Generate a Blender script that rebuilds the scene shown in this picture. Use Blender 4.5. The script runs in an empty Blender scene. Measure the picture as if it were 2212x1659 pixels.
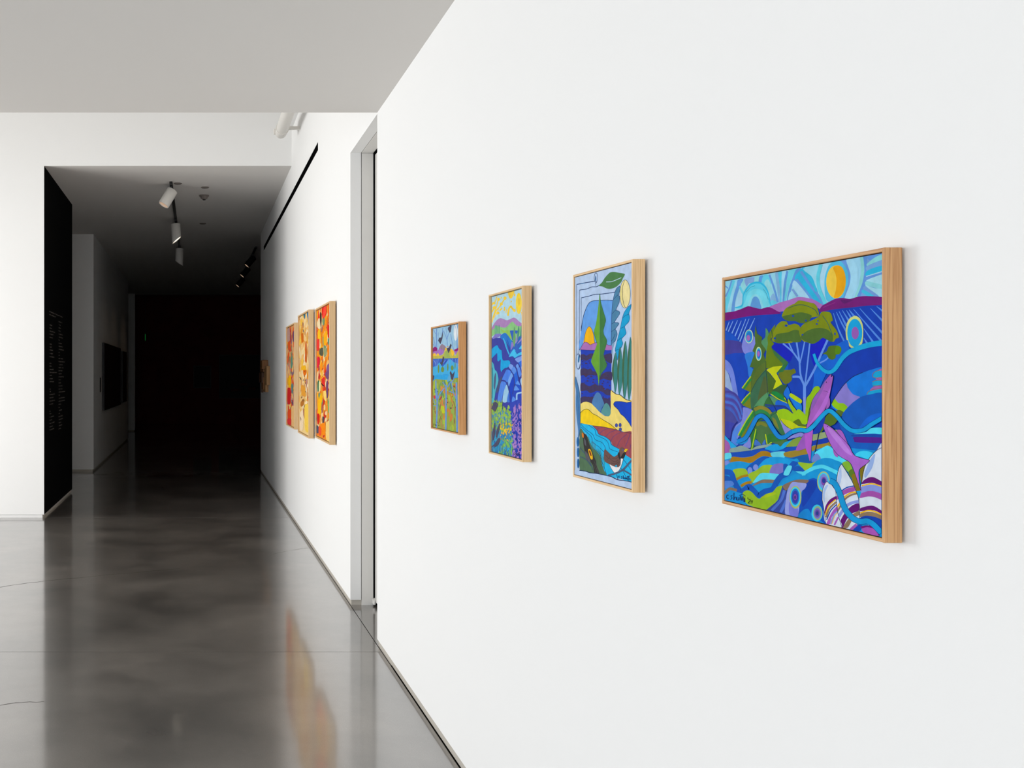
import bpy, bmesh, math, random
import numpy as np
from mathutils import Vector, Matrix
from mathutils.geometry import tessellate_polygon

# ------------------------------------------------------------------ camera, world, lights, exposure
scene = bpy.context.scene
COL = scene.collection
F = 2090.0            # focal length in pixels of the 2212 px wide frame
VX, VY = 424.0, 812.0  # where the optical axis meets the frame
H = 1.555             # camera height
WX = 1.045            # plane of the right-hand wall

cam_d = bpy.data.cameras.new('camera')
cam_d.sensor_fit = 'HORIZONTAL'; cam_d.sensor_width = 36.0
cam_d.lens = F / 2212.0 * 36.0
cam_d.shift_x = (1106.0 - VX) / 2212.0
cam_d.shift_y = -(829.5 - VY) / 2212.0
cam_d.clip_start = 0.02; cam_d.clip_end = 200
cam = bpy.data.objects.new('camera', cam_d); COL.objects.link(cam)
cam.location = (0, 0, H); cam.rotation_euler = (math.radians(90), 0, 0)
scene.camera = cam

world = bpy.data.worlds.new('world'); scene.world = world
world.use_nodes = True
wb = world.node_tree.nodes['Background']
wb.inputs[0].default_value = (0.75, 0.87, 1.0, 1); wb.inputs[1].default_value = 0.9

vs = scene.view_settings
vs.view_transform = 'Standard'; vs.look = 'None'; vs.gamma = 1.0
vs.use_curve_mapping = False
vs.exposure = -0.2

def area_light(name, loc, rot, sx, sy, power, color):
    d = bpy.data.lights.new(name, 'AREA'); d.shape = 'RECTANGLE'
    d.size = sx; d.size_y = sy; d.energy = power; d.color = color
    o = bpy.data.objects.new(name, d); COL.objects.link(o)
    o.location = loc; o.rotation_euler = rot
    return o
R90 = math.radians(90)
# daylight through the window wall on the left of the front room (shines +X)
area_light('window_left_offscreen', (-6.32, 0.6, 1.5), (0, -R90, 0), 2.7, 8.4, 205, (0.95, 0.975, 1.0))
# daylight through the glazed left side of the atrium (shines +X)
area_light('atrium_window_left_offscreen', (-6.32, 8.0, 1.55), (0, -R90, 0), 2.8, 4.0, 400, (1.0, 0.985, 0.96))
# daylight through the window behind the camera (shines +Y)
area_light('window_behind_offscreen', (-2.4, -4.52, 1.55), (R90, 0, 0), 5.6, 2.6, 165, (0.97, 0.985, 1.0))

# ------------------------------------------------------------------ helpers
def lin(c):
    out = []
    for v in c[:3]:
        v = v / 255.0
        out.append(v / 12.92 if v <= 0.04045 else ((v + 0.055) / 1.055) ** 2.4)
    return tuple(out)

def new_mat(name, rgb, rough=0.6, spec=0.4, metal=0.0):
    m = bpy.data.materials.new(name); m.use_nodes = True
    b = m.node_tree.nodes['Principled BSDF']
    b.inputs['Base Color'].default_value = (*lin(rgb), 1)
    b.inputs['Roughness'].default_value = rough
    b.inputs['Specular IOR Level'].default_value = spec
    b.inputs['Metallic'].default_value = metal
    return m

def nodes(m):
    return m.node_tree.nodes, m.node_tree.links, m.node_tree.nodes['Principled BSDF']

def add_noise_bump(m, scale, strength, dist=0.002, detail=4, stretch=(1, 1, 1)):
    N, L, b = nodes(m)
    tc = N.new('ShaderNodeTexCoord'); mp = N.new('ShaderNodeMapping')
    mp.inputs['Scale'].default_value = stretch
    nz = N.new('ShaderNodeTexNoise'); nz.inputs['Scale'].default_value = scale
    nz.inputs['Detail'].default_value = detail
    bp = N.new('ShaderNodeBump'); bp.inputs['Strength'].default_value = strength
    bp.inputs['Distance'].default_value = dist
    L.new(tc.outputs['Object'], mp.inputs['Vector']); L.new(mp.outputs[0], nz.inputs['Vector'])
    L.new(nz.outputs['Fac'], bp.inputs['Height']); L.new(bp.outputs[0], b.inputs['Normal'])
    return nz

def mottled(m, c1, c2, scale, detail=5, stretch=(1, 1, 1), lo=0.35, hi=0.65):
    N, L, b = nodes(m)
    tc = N.new('ShaderNodeTexCoord'); mp = N.new('ShaderNodeMapping')
    mp.inputs['Scale'].default_value = stretch
    nz = N.new('ShaderNodeTexNoise'); nz.inputs['Scale'].default_value = scale
    nz.inputs['Detail'].default_value = detail
    rp = N.new('ShaderNodeValToRGB')
    rp.color_ramp.elements[0].position = lo; rp.color_ramp.elements[0].color = (*lin(c1), 1)
    rp.color_ramp.elements[1].position = hi; rp.color_ramp.elements[1].color = (*lin(c2), 1)
    L.new(tc.outputs['Object'], mp.inputs['Vector']); L.new(mp.outputs[0], nz.inputs['Vector'])
    L.new(nz.outputs['Fac'], rp.inputs['Fac']); L.new(rp.outputs[0], b.inputs['Base Color'])
    return rp, mp

def emissive(name, rgb, strength):
    m = new_mat(name, rgb)
    b = m.node_tree.nodes['Principled BSDF']
    b.inputs['Emission Color'].default_value = (*lin(rgb), 1)
    b.inputs['Emission Strength'].default_value = strength
    return m

def wood(name, c1, c2, axis):
    """pale ash / oak with grain running along an axis (1 = Y, 2 = Z)"""
    m = new_mat(name, c1, 0.5, 0.35)
    N, L, b = nodes(m)
    tc = N.new('ShaderNodeTexCoord'); mp = N.new('ShaderNodeMapping')
    s = [300, 300, 300]; s[axis] = 6
    mp.inputs['Scale'].default_value = s
    nz = N.new('ShaderNodeTexNoise'); nz.inputs['Scale'].default_value = 1.0
    nz.inputs['Detail'].default_value = 6; nz.inputs['Distortion'].default_value = 0.5
    rp = N.new('ShaderNodeValToRGB')
    rp.color_ramp.elements[0].position = 0.33; rp.color_ramp.elements[0].color = (*lin(c2), 1)
    rp.color_ramp.elements[1].position = 0.55; rp.color_ramp.elements[1].color = (*lin(c1), 1)
    bp = N.new('ShaderNodeBump'); bp.inputs['Strength'].default_value = 0.25; bp.inputs['Distance'].default_value = 0.0006
    L.new(tc.outputs['Object'], mp.inputs['Vector']); L.new(mp.outputs[0], nz.inputs['Vector'])
    L.new(nz.outputs['Fac'], rp.inputs['Fac']); L.new(rp.outputs[0], b.inputs['Base Color'])
    L.new(nz.outputs['Fac'], bp.inputs['Height']); L.new(bp.outputs[0], b.inputs['Normal'])
    return m

def link_mesh(name, me, parent=None, mat=None, loc=(0, 0, 0)):
    o = bpy.data.objects.new(name, me); COL.objects.link(o)
    o.location = loc
    if parent is not None: o.parent = parent
    if mat is not None: me.materials.append(mat)
    return o

def bm_obj(name, bm, mat, parent=None, loc=(0, 0, 0), smooth=False):
    me = bpy.data.meshes.new(name)
    bmesh.ops.recalc_face_normals(bm, faces=bm.faces[:])
    bm.to_mesh(me); bm.free()
    if smooth:
        for p in me.polygons: p.use_smooth = True
    return link_mesh(name, me, parent, mat, loc)

def bm_box(bm, x0, x1, y0, y1, z0, z1):
    v = [bm.verts.new(p) for p in ((x0,y0,z0),(x1,y0,z0),(x1,y1,z0),(x0,y1,z0),(x0,y0,z1),(x1,y0,z1),(x1,y1,z1),(x0,y1,z1))]
    for f in ((0,3,2,1),(4,5,6,7),(0,1,5,4),(1,2,6,5),(2,3,7,6),(3,0,4,7)):
        bm.faces.new([v[i] for i in f])
    return v

def box(name, x0, x1, y0, y1, z0, z1, mat, parent=None, bevel=0.0, off=(0, 0, 0), seg=2):
    bm = bmesh.new()
    bm_box(bm, x0-off[0], x1-off[0], y0-off[1], y1-off[1], z0-off[2], z1-off[2])
    if bevel:
        bmesh.ops.bevel(bm, geom=bm.edges[:], offset=bevel, segments=seg, profile=0.5, affect='EDGES')
    return bm_obj(name, bm, mat, parent)

def boxes(name, lst, mat, parent=None):
    bm = bmesh.new()
    for b in lst: bm_box(bm, *b)
    return bm_obj(name, bm, mat, parent)

def struct(o):
    o['kind'] = 'structure'; return o

def tag(o, label, cat, group=None):
    o['label'] = label; o['category'] = cat
    if group: o['group'] = group
    return o

def empty(name, loc):
    o = bpy.data.objects.new(name, None); COL.objects.link(o); o.location = loc
    o.empty_display_size = 0.05
    return o

def frame_from_axis(d):
    d = Vector(d).normalized()
    up = Vector((0, 0, 1)) if abs(d.z) < 0.95 else Vector((1, 0, 0))
    a = up.cross(d).normalized(); b = d.cross(a).normalized()
    return d, a, b

def bm_lathe(bm, base, axis, profile, seg=24, cut=None):
    """profile: list of (distance along axis, radius); cut=(slope_a, slope_b, t0) shears rings past t0"""
    d, a, b = frame_from_axis(axis); base = Vector(base); rings = []
    for t, r in profile:
        ring = []
        for k in range(seg):
            an = 2*math.pi*k/seg
            pa, pb = math.cos(an)*r, math.sin(an)*r
            tt = t
            if cut and t > cut[2]: tt = t + cut[0]*pa + cut[1]*pb
            ring.append(bm.verts.new(base + d*tt + a*pa + b*pb))
        rings.append(ring)
    for r0, r1 in zip(rings[:-1], rings[1:]):
        for k in range(seg):
            bm.faces.new((r0[k], r0[(k+1) % seg], r1[(k+1) % seg], r1[k]))
    bm.faces.new(rings[0][::-1]); bm.faces.new(rings[-1])
    return rings

def lathe(name, base, axis, profile, mat, parent=None, seg=24, cut=None):
    bm = bmesh.new(); bm_lathe(bm, base, axis, profile, seg, cut)
    o = bm_obj(name, bm, mat, parent)
    for p in o.data.polygons: p.use_smooth = len(p.vertices) == 4
    try:
        o.data.set_sharp_from_angle(angle=math.radians(35))
    except Exception: pass
    return o

# ------------------------------------------------------------------ materials
M = {}
M['wall'] = new_mat('white_wall_paint', (238, 238, 237), 0.85, 0.2); add_noise_bump(M['wall'], 260, 0.12, 0.0006, 3)
M['ceil'] = new_mat('ceiling_paint', (222, 219, 215), 0.9, 0.15); add_noise_bump(M['ceil'], 120, 0.08, 0.0006, 3)
M['black_wall'] = new_mat('black_wall_paint', (3, 3, 3), 0.9, 0.05); add_noise_bump(M['black_wall'], 200, 0.1, 0.0006)
M['dark_red'] = new_mat('dark_maroon_paint', (88, 34, 26), 0.8, 0.2); mottled(M['dark_red'], (82, 30, 23), (94, 38, 30), 2)
M['base'] = new_mat('recessed_base_paint', (186, 180, 170), 0.6, 0.3); add_noise_bump(M['base'], 80, 0.1, 0.0006)
M['jamb'] = new_mat('door_frame_paint', (222, 220, 216), 0.45, 0.4); add_noise_bump(M['jamb'], 150, 0.05, 0.0004)
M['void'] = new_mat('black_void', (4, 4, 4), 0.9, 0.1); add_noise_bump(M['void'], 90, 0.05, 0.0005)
M['white_metal'] = new_mat('white_powder_coat', (225, 222, 216), 0.45, 0.4); add_noise_bump(M['white_metal'], 400, 0.05, 0.0003)
M['black_metal'] = new_mat('black_powder_coat', (12, 12, 12), 0.5, 0.4); add_noise_bump(M['black_metal'], 400, 0.05, 0.0003)
M['lens_on'] = emissive('lit_lens', (255, 244, 225), 2.2)
M['lens_dim'] = emissive('dim_lens', (225, 190, 160), 0.5)
M['lens_off'] = new_mat('unlit_lens', (200, 196, 190), 0.2, 0.5); add_noise_bump(M['lens_off'], 200, 0.05, 0.0003)
M['green_lit'] = emissive('green_lit', (20, 150, 60), 0.35)
M['strainer'] = new_mat('wood_strainer', (176, 138, 98), 0.8, 0.2); add_noise_bump(M['strainer'], 200, 0.2, 0.0006)
M['canvas_edge'] = new_mat('canvas_edge', (34, 30, 34), 0.85, 0.2); add_noise_bump(M['canvas_edge'], 600, 0.3, 0.0004)
M['vinyl'] = new_mat('grey_vinyl', (128, 122, 116), 0.7, 0.2); add_noise_bump(M['vinyl'], 90, 0.02, 0.0003)
M['metal'] = new_mat('satin_steel', (190, 190, 190), 0.35, 0.5, 1.0); add_noise_bump(M['metal'], 300, 0.05, 0.0003)
M['crack'] = new_mat('hairline_crack', (58, 53, 49), 0.8, 0.1); add_noise_bump(M['crack'], 300, 0.3, 0.0006)

# polished concrete
m = new_mat('polished_concrete', (104, 98, 92), 0.2, 0.5); M['floor'] = m
N, L, b = nodes(m)
tc = N.new('ShaderNodeTexCoord')
n1 = N.new('ShaderNodeTexNoise'); n1.inputs['Scale'].default_value = 1.3; n1.inputs['Detail'].default_value = 6; n1.inputs['Roughness'].default_value = 0.55; n1.inputs['Distortion'].default_value = 0.3
n2 = N.new('ShaderNodeTexNoise'); n2.inputs['Scale'].default_value = 230; n2.inputs['Detail'].default_value = 3
n3 = N.new('ShaderNodeTexNoise'); n3.inputs['Scale'].default_value = 4.5; n3.inputs['Detail'].default_value = 6; n3.inputs['Roughness'].default_value = 0.7
for n in (n1, n2, n3): L.new(tc.outputs['Object'], n.inputs['Vector'])
rp = N.new('ShaderNodeValToRGB')
e = rp.color_ramp.elements
e[0].position = 0.26; e[0].color = (*lin((72, 68, 64)), 1)
e[1].position = 0.72; e[1].color = (*lin((124, 117, 110)), 1)
mx = N.new('ShaderNodeMix'); mx.data_type = 'RGBA'; mx.blend_type = 'OVERLAY'; mx.inputs['Factor'].default_value = 0.5
mx2 = N.new('ShaderNodeMix'); mx2.data_type = 'RGBA'; mx2.blend_type = 'OVERLAY'; mx2.inputs['Factor'].default_value = 0.34
L.new(n1.outputs['Fac'], rp.inputs['Fac'])
L.new(rp.outputs[0], mx.inputs[6]); L.new(n2.outputs['Fac'], mx.inputs[7])
L.new(mx.outputs[2], mx2.inputs[6]); L.new(n3.outputs['Fac'], mx2.inputs[7])
# pale aggregate flecks
vo = N.new('ShaderNodeTexVoronoi'); vo.inputs['Scale'].default_value = 16
L.new(tc.outputs['Object'], vo.inputs['Vector'])
lt = N.new('ShaderNodeMath'); lt.operation = 'LESS_THAN'; lt.inputs[1].default_value = 0.045
L.new(vo.outputs['Distance'], lt.inputs[0])
mx3 = N.new('ShaderNodeMix'); mx3.data_type = 'RGBA'; mx3.inputs[7].default_value = (*lin((150, 142, 130)), 1)
ml = N.new('ShaderNodeMath'); ml.operation = 'MULTIPLY'; ml.inputs[1].default_value = 0.45
L.new(lt.outputs[0], ml.inputs[0]); L.new(ml.outputs[0], mx3.inputs['Factor'])
L.new(mx2.outputs[2], mx3.inputs[6]); L.new(mx3.outputs[2], b.inputs['Base Color'])
mr = N.new('ShaderNodeMapRange'); mr.inputs['To Min'].default_value = 0.24; mr.inputs['To Max'].default_value = 0.36
L.new(n1.outputs['Fac'], mr.inputs['Value']); L.new(mr.outputs[0], b.inputs['Roughness'])
b.inputs['IOR'].default_value = 2.4
b.inputs['Coat Weight'].default_value = 1.0; b.inputs['Coat Roughness'].default_value = 0.09; b.inputs['Coat IOR'].default_value = 1.75
bp = N.new('ShaderNodeBump'); bp.inputs['Strength'].default_value = 0.05; bp.inputs['Distance'].default_value = 0.001
L.new(n2.outputs['Fac'], bp.inputs['Height']); L.new(bp.outputs[0], b.inputs['Normal'])
# ------------------------------------------------------------------ the building
CEIL = 3.075          # low ceiling of the front room
PASS = H + 2.302      # ceiling of the passage
YD0, YD1 = 5.586, 6.56   # door recess
YW = 10.6             # white cross wall
YG = 15.71            # end of the right-hand wall
XL = -1.668           # left side of the passage
RV = 0.036            # height of the shadow reveal under the walls

# floor: base slab with concrete bays, saw-cut joints between them
floor = struct(box('floor', -8, 6.5, -4.6, 32, -0.3, -0.02, M['crack']))
ybays = [-4.5, 5.452, 10.605, 15.75, 20.9, 26.05, 31.6]
for i in range(len(ybays)-1):
    g = 0.0024
    box('concrete_slab', -7.9, WX-g, ybays[i]+g, ybays[i+1]-g, -0.05, 0.0, M['floor'], floor)
box('concrete_slab', WX+g, 6.4, 5.2, 15.7, -0.05, 0.0, M['floor'], floor)
box('concrete_slab', WX+g, 6.4, 15.7+2*g, 31.6, -0.05, 0.0, M['floor'], floor)

def floor_pt(x, y):
    Y = H*F/(y-VY); return ((x-VX)*Y/F, Y)
def crack(pts, w):
    bm = bmesh.new(); P2 = [Vector(floor_pt(*p)) for p in pts]
    fine = []
    rnd = random.Random(5)
    for a, b_ in zip(P2[:-1], P2[1:]):
        for k in range(6):
            q = a.lerp(b_, k/6); fine.append(q + Vector((0, rnd.uniform(-.012, .012))))
    fine.append(P2[-1])
    vs_ = []
    for k, q in enumerate(fine):
        ww = w*(0.5 + rnd.random())
        vs_.append((bm.verts.new((q.x, q.y-ww, 0.0004)), bm.verts.new((q.x, q.y+ww, 0.0004))))
    for a, b_ in zip(vs_[:-1], vs_[1:]):
        bm.faces.new((a[0], b_[0], b_[1], a[1]))
    return bm_obj('crack', bm, M['crack'], floor)
crack([(-60, 1275), (0, 1268), (95, 1255), (200, 1245), (390, 1228)], 0.003)
crack([(-40, 1526), (0, 1522), (95, 1515)], 0.002)
crack([(590, 1197), (640, 1187), (672, 1183)], 0.003)

# right-hand wall of the front room
struct(boxes('wall_right', [(WX, WX+.3, -4.3, YD0, RV, CEIL+.01)], M['wall']))
struct(boxes('baseboard_right', [(WX+.006, WX+.28, -4.3, YD0-.005, 0, RV+.002)], M['base']))
# far right-hand wall, with the black slot and the door header
ZS0, ZS1 = H+1.938, H+2.010
YS0, YS1 = 8.305, 15.03
ZT = 4.25
wr = struct(boxes('wall_right_far', [
    (WX, WX+.072, YD1, YS0, RV, ZT), (WX+.072, WX+.3, YD1+.02, YS0, RV, ZT),
    (WX, WX+.3, YS0, YS1, RV, ZS0),
    (WX, WX+.3, YS0, YS1, ZS1, ZT),
    (WX, WX+.3, YS1, YG, RV, ZT),
    (WX, WX+.072, YD0, YD1, 3.067, ZT), (WX+.072, WX+.3, YD0, YD1+.02, 3.09, ZT)], M['wall']))
boxes('slot_liner', [(WX+.05, WX+.06, YS0, YS1, ZS0, ZS1), (WX+.0015, WX+.05, YS0, YS1, ZS0-.001, ZS0+.002),
                     (WX+.0015, WX+.05, YS0, YS1, ZS1-.002, ZS1+.001), (WX+.0015, WX+.05, YS1-.002, YS1+.001, ZS0, ZS1),
                     (WX+.0015, WX+.05, YS0-.001, YS0+.002, ZS0, ZS1)], M['void'], wr)
struct(boxes('baseboard_right_far', [(WX+.008, WX+.28, YD1+.012, YG-.016, 0, RV+.002)], M['base']))
# set-back wall above the ledge
struct(boxes('wall_right_upper', [(WX+.25, WX+.5, YD0-.2, YW+.3, ZT-.3, 7.0)], M['wall']))

# door in the recess
door = empty('door_1', (1.23, 6.0, 0)); struct(door)
DO = (1.23, 6.0, 0)
box('door_frame', WX+.0765, WX+.155, YD1-.002, YD1+.05, 0, 3.064, M['jamb'], door, 0.001, DO)
box('door_frame', WX+.0765, WX+.155, YD0, YD1+.05, 3.0655, 3.10, M['jamb'], door, 0.001, DO)
box('door_leaf', WX+.166, WX+.21, YD0-.02, YD1-.006, 0.028, 3.052, M['jamb'], door, 0.001, DO)
box('gap_shade_fill', WX+.155, WX+.30, YD1-.001, YD1+.05, 0, 3.10, M['void'], door, 0, DO)  # black filler: painted shade of the gap between frame and leaf
box('gap_shade_fill', WX+.155, WX+.30, YD0, YD1+.05, 3.064, 3.11, M['void'], door, 0, DO)  # same painted gap shade, along the head of the door
bm = bmesh.new(); bm_box(bm, WX+.147-1.23, WX+.168-1.23, YD1-.03-6, YD1-.003-6, .016, .05)
bm_lathe(bm, (WX+.157-1.23, YD1-.034-6, .012), (0, 0, 1), [(0, .008), (.03, .008)], 12)
bm_obj('pivot_hinge', bm, M['jamb'], door)

# ceilings
struct(box('ceiling', -6.4, WX+.3, -4.3, YD0, CEIL, CEIL+.35, M['ceil']))
struct(box('wall_atrium_front', -6.4, WX+.5, YD0-.3, YD0, CEIL+.35, 7.0, M['wall']))
struct(boxes('ceiling_passage', [(-6.4, 5.6, YW+.012, YG, PASS, PASS+.3)], M['ceil']))
struct(boxes('ceiling_gallery', [(-6.4, 5.6, YG, 23.9, PASS, PASS+.3)], M['ceil']))
struct(boxes('ceiling_far', [(-6.4, 5.6, 23.9, 27.1, PASS, PASS+.3), (-6.4, 5.6, 27.1, 31.5, 4.15, 4.4)], M['ceil']))

# white cross wall with the wide opening
struct(boxes('wall_cross', [(-6.4, XL, YW, YW+.012, RV, 7.0), (XL, WX+.5, YW, YW+.012, PASS, 7.0), (XL, WX+.5, YW+.012, YW+.25, PASS+.2, 7.0),
                            (-6.4, XL-.3, YW+.012, YW+.25, RV, 7.0)], M['wall']))
struct(boxes('baseboard_cross', [(-6.4, XL-.02, YW+.012, YW+.2, 0, RV+.002)], M['wall']))

# black return wall with printed text
fin = struct(boxes('wall_black', [(XL-.3, XL, YW+.012, 13.0, RV, PASS)], M['black_wall']))
struct(boxes('baseboard_black', [(XL-.28, XL-.012, YW+.02, 12.98, 0, RV+.002)], M['base']))
# rows of small illegible grey lettering
rt = random.Random(11)
def text_row(bm, x_px, v, n, slope_len=None, size=0.014):
    y_px = 640 + v/5.352
    Y = 1.668*F/(VX-x_px); z = H + (VY-y_px)*Y/F
    yy = Y
    for k in range(n):
        w = rt.uniform(.010, .018)
        if rt.random() < 0.16: yy += .014; continue
        h0 = rt.choice((0, 0, 0, -.006)); h1 = size*rt.choice((.7, .7, .75, 1.0))
        x = XL + .0006
        # an illegible glyph: two uprights and a bar
        for (a0, a1, b0, b1) in ((0, .25, h0, h1), (.7, .95, 0, h1*.9), (.1, .9, h1*.35, h1*.6)):
            q = [bm.verts.new((x, yy+w*a0, z+b0)), bm.verts.new((x, yy+w*a1, z+b0)), bm.verts.new((x, yy+w*a1, z+b1)), bm.verts.new((x, yy+w*a0, z+b1))]
            bm.faces.new(q)
        yy += w + .004
bm = bmesh.new()
text_row(bm, 106.5, 180, 64); text_row(bm, 106.5, 215, 28)
left_rows = [(335,12),(370,9),(405,24),(440,16),(478,17),(555,10),(590,9),(625,15),(665,14),(703,21),(780,8),(812,10),(850,18),(885,34),(920,10),(958,14),(993,20),(1080,5),(1108,6),(1143,24),(1180,18),(1218,25),(1255,16),(1335,4),(1365,8),(1403,22),(1440,12),(1478,25),(1516,14),(1552,20)]
for v, n in left_rows: text_row(bm, 107, v, n)
v = 297
while v < 1560:
    text_row(bm, 126.5, v, rt.choice((6, 12, 16, 18, 20, 22, 26, 32))); v += 35.5
bm_obj('printed_text', bm, M['vinyl'], fin)

# gallery walls beyond
struct(boxes('wall_gallery_pier', [(-6.4, XL, YG, YG+.012, RV, PASS)], M['wall']))
struct(boxes('wall_gallery_left', [(-6.4, XL, YG+.012, 23.7, RV, PASS)], M['wall']))
struct(boxes('baseboard_gallery_left', [(-6.4, XL-.014, YG+.014, 23.69, 0, RV+.002)], M['base']))
struct(boxes('wall_gallery_end', [(-6.4, -1.725, 27.1, 27.4, RV, 4.16)], M['wall']))
struct(boxes('wall_gallery_header', [(-1.725, 5.6, 27.1, 27.4, PASS, 4.16)], M['wall']))
struct(boxes('baseboard_gallery_end', [(-6.4, -1.74, 27.114, 27.39, 0, RV+.002)], M['base']))
struct(boxes('wall_back', [(-6.4, 5.6, 31.2, 31.5, 0.04, 4.16)], M['dark_red']))
struct(boxes('baseboard_back', [(-6.4, 5.6, 31.22, 31.45, 0, 0.042)], M['dark_red']))
struct(boxes('wall_gallery_right', [(5.5, 5.8, YG-.3, 31.5, 0, 4.4), (WX+.3, 5.8, YG-.3, YG, 0, 4.4)], M['dark_red']))
struct(boxes('wall_side_room', [(-6.6, -6.3, YW, 31.5, 0, 4.4)], M['dark_red']))

# the front room's outer walls: glazed on the left, solid behind the camera
struct(boxes('wall_left', [(-6.4, -6.1, -4.3, -3.6, 0, 3.4), (-6.4, -6.1, 4.8, 6.0, 0, 7.0), (-6.4, -6.1, 10.0, 10.7, 0, 7.0), (-6.4, -6.1, 6.0, 10.0, 0, .15), (-6.4, -6.1, 6.0, 10.0, 2.95, 7.0), (-6.4, -6.1, -3.6, 4.8, 0, .15), (-6.4, -6.1, -3.6, 4.8, 2.85, 3.4)], M['wall']))
win = empty('window_1', (-6.25, .6, .15)); struct(win)
WO = (-6.25, .6, .15)
for k in range(5):
    yk = -3.6 + 8.4*k/4
    box('mullion', -6.3, -6.2, yk-.03, yk+.03, .15, 2.85, M['black_metal'], win, 0.003, WO)
for z0 in (.15, 2.80):
    box('window_rail', -6.3, -6.2, -3.6, 4.8, z0, z0+.05, M['black_metal'], win, 0.003, WO)
win = empty('window_2', (-6.25, 8, .15)); struct(win)
WO = (-6.25, 8, .15)
for k in range(4):
    yk = 6.0 + 4.0*k/3
    box('mullion', -6.3, -6.2, yk-.03, yk+.03, .15, 2.95, M['black_metal'], win, 0.003, WO)
for z0 in (.15, 2.90):
    box('window_rail', -6.3, -6.2, 6.0, 10.0, z0, z0+.05, M['black_metal'], win, 0.003, WO)
struct(boxes('wall_behind', [(-6.4, -5.2, -4.6, -4.3, 0, 3.4), (.4, WX+.3, -4.6, -4.3, 0, 3.4), (-5.2, .4, -4.6, -4.3, 0, .25), (-5.2, .4, -4.6, -4.3, 2.85, 3.4)], M['wall']))
win = empty('window_3', (-2.4, -4.4, .25)); struct(win)
WO = (-2.4, -4.4, .25)
for k in range(4):
    xk = -5.2 + 5.6*k/3
    box('mullion', xk-.03, xk+.03, -4.45, -4.35, .25, 2.85, M['black_metal'], win, 0.003, WO)
for z0 in (.25, 2.80):
    box('window_rail', -5.2, .4, -4.45, -4.35, z0, z0+.05, M['black_metal'], win, 0.003, WO)
struct(boxes('ceiling_atrium', [(-6.4, WX+.5, YD0-.3, YW+.3, 6.6, 7.0)], M['ceil']))
# ------------------------------------------------------------------ paintings: flat shapes of paint on canvas
m = bpy.data.materials.new('acrylic_paint'); m.use_nodes = True; M['paint'] = m
N, L, b = nodes(m)
at = N.new('ShaderNodeVertexColor'); at.layer_name = 'paint'
tc = N.new('ShaderNodeTexCoord')
nz = N.new('ShaderNodeTexNoise'); nz.inputs['Scale'].default_value = 45; nz.inputs['Detail'].default_value = 6
L.new(tc.outputs['Object'], nz.inputs['Vector'])
hs = N.new('ShaderNodeHueSaturation'); mr = N.new('ShaderNodeMapRange')
mr.inputs['From Min'].default_value = 0.3; mr.inputs['From Max'].default_value = 0.7
mr.inputs['To Min'].default_value = 0.76; mr.inputs['To Max'].default_value = 0.94
L.new(nz.outputs['Fac'], mr.inputs['Value']); L.new(mr.outputs[0], hs.inputs['Value'])
L.new(at.outputs['Color'], hs.inputs['Color']); L.new(hs.outputs[0], b.inputs['Base Color'])
b.inputs['Roughness'].default_value = 0.62; b.inputs['Specular IOR Level'].default_value = 0.08
nb = N.new('ShaderNodeTexNoise'); nb.inputs['Scale'].default_value = 900
L.new(tc.outputs['Object'], nb.inputs['Vector'])
bp = N.new('ShaderNodeBump'); bp.inputs['Strength'].default_value = 0.12; bp.inputs['Distance'].default_value = 0.0004
L.new(nb.outputs['Fac'], bp.inputs['Height']); L.new(bp.outputs[0], b.inputs['Normal'])

def homography(src, dst):
    A = []; B = []
    for (x, y), (u, v) in zip(src, dst):
        A.append([x, y, 1, 0, 0, 0, -u*x, -u*y]); B.append(u)
        A.append([0, 0, 0, x, y, 1, -v*x, -v*y]); B.append(v)
    h = np.linalg.solve(np.array(A, float), np.array(B, float))
    return np.append(h, 1).reshape(3, 3)

def parse(s):
    return [tuple(float(t) for t in p.split(',')) for p in s.split()]

def catmull(P, closed, n=5, k=0.42):
    out = []; m_ = len(P)
    rng = range(m_ if closed else m_-1)
    for i in rng:
        if closed: p0, p1, p2, p3 = P[i-1], P[i], P[(i+1) % m_], P[(i+2) % m_]
        else: p0, p1, p2, p3 = P[max(i-1, 0)], P[i], P[i+1], P[min(i+2, m_-1)]
        for j in range(n):
            t = j/n; t2, t3 = t*t, t*t*t
            h1, h2, h3, h4 = 2*t3-3*t2+1, -2*t3+3*t2, t3-2*t2+t, t3-t2
            out.append(tuple(h1*p1[c]+h2*p2[c]+h3*k*(p2[c]-p0[c])+h4*k*(p3[c]-p1[c]) for c in (0, 1)))
    if not closed: out.append(P[-1])
    return out

def clip01(poly):
    for ax, lim, sg in ((0, 0, 1), (0, 1, -1), (1, 0, 1), (1, 1, -1)):
        out = []
        for i in range(len(poly)):
            a, c = poly[i-1], poly[i]
            da, dc = (a[ax]-lim)*sg, (c[ax]-lim)*sg
            if (da >= 0) != (dc >= 0):
                t = da/(da-dc); out.append((a[0]+t*(c[0]-a[0]), a[1]+t*(c[1]-a[1])))
            if dc >= 0: out.append(c)
        poly = out
        if len(poly) < 3: return []
    return poly

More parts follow.
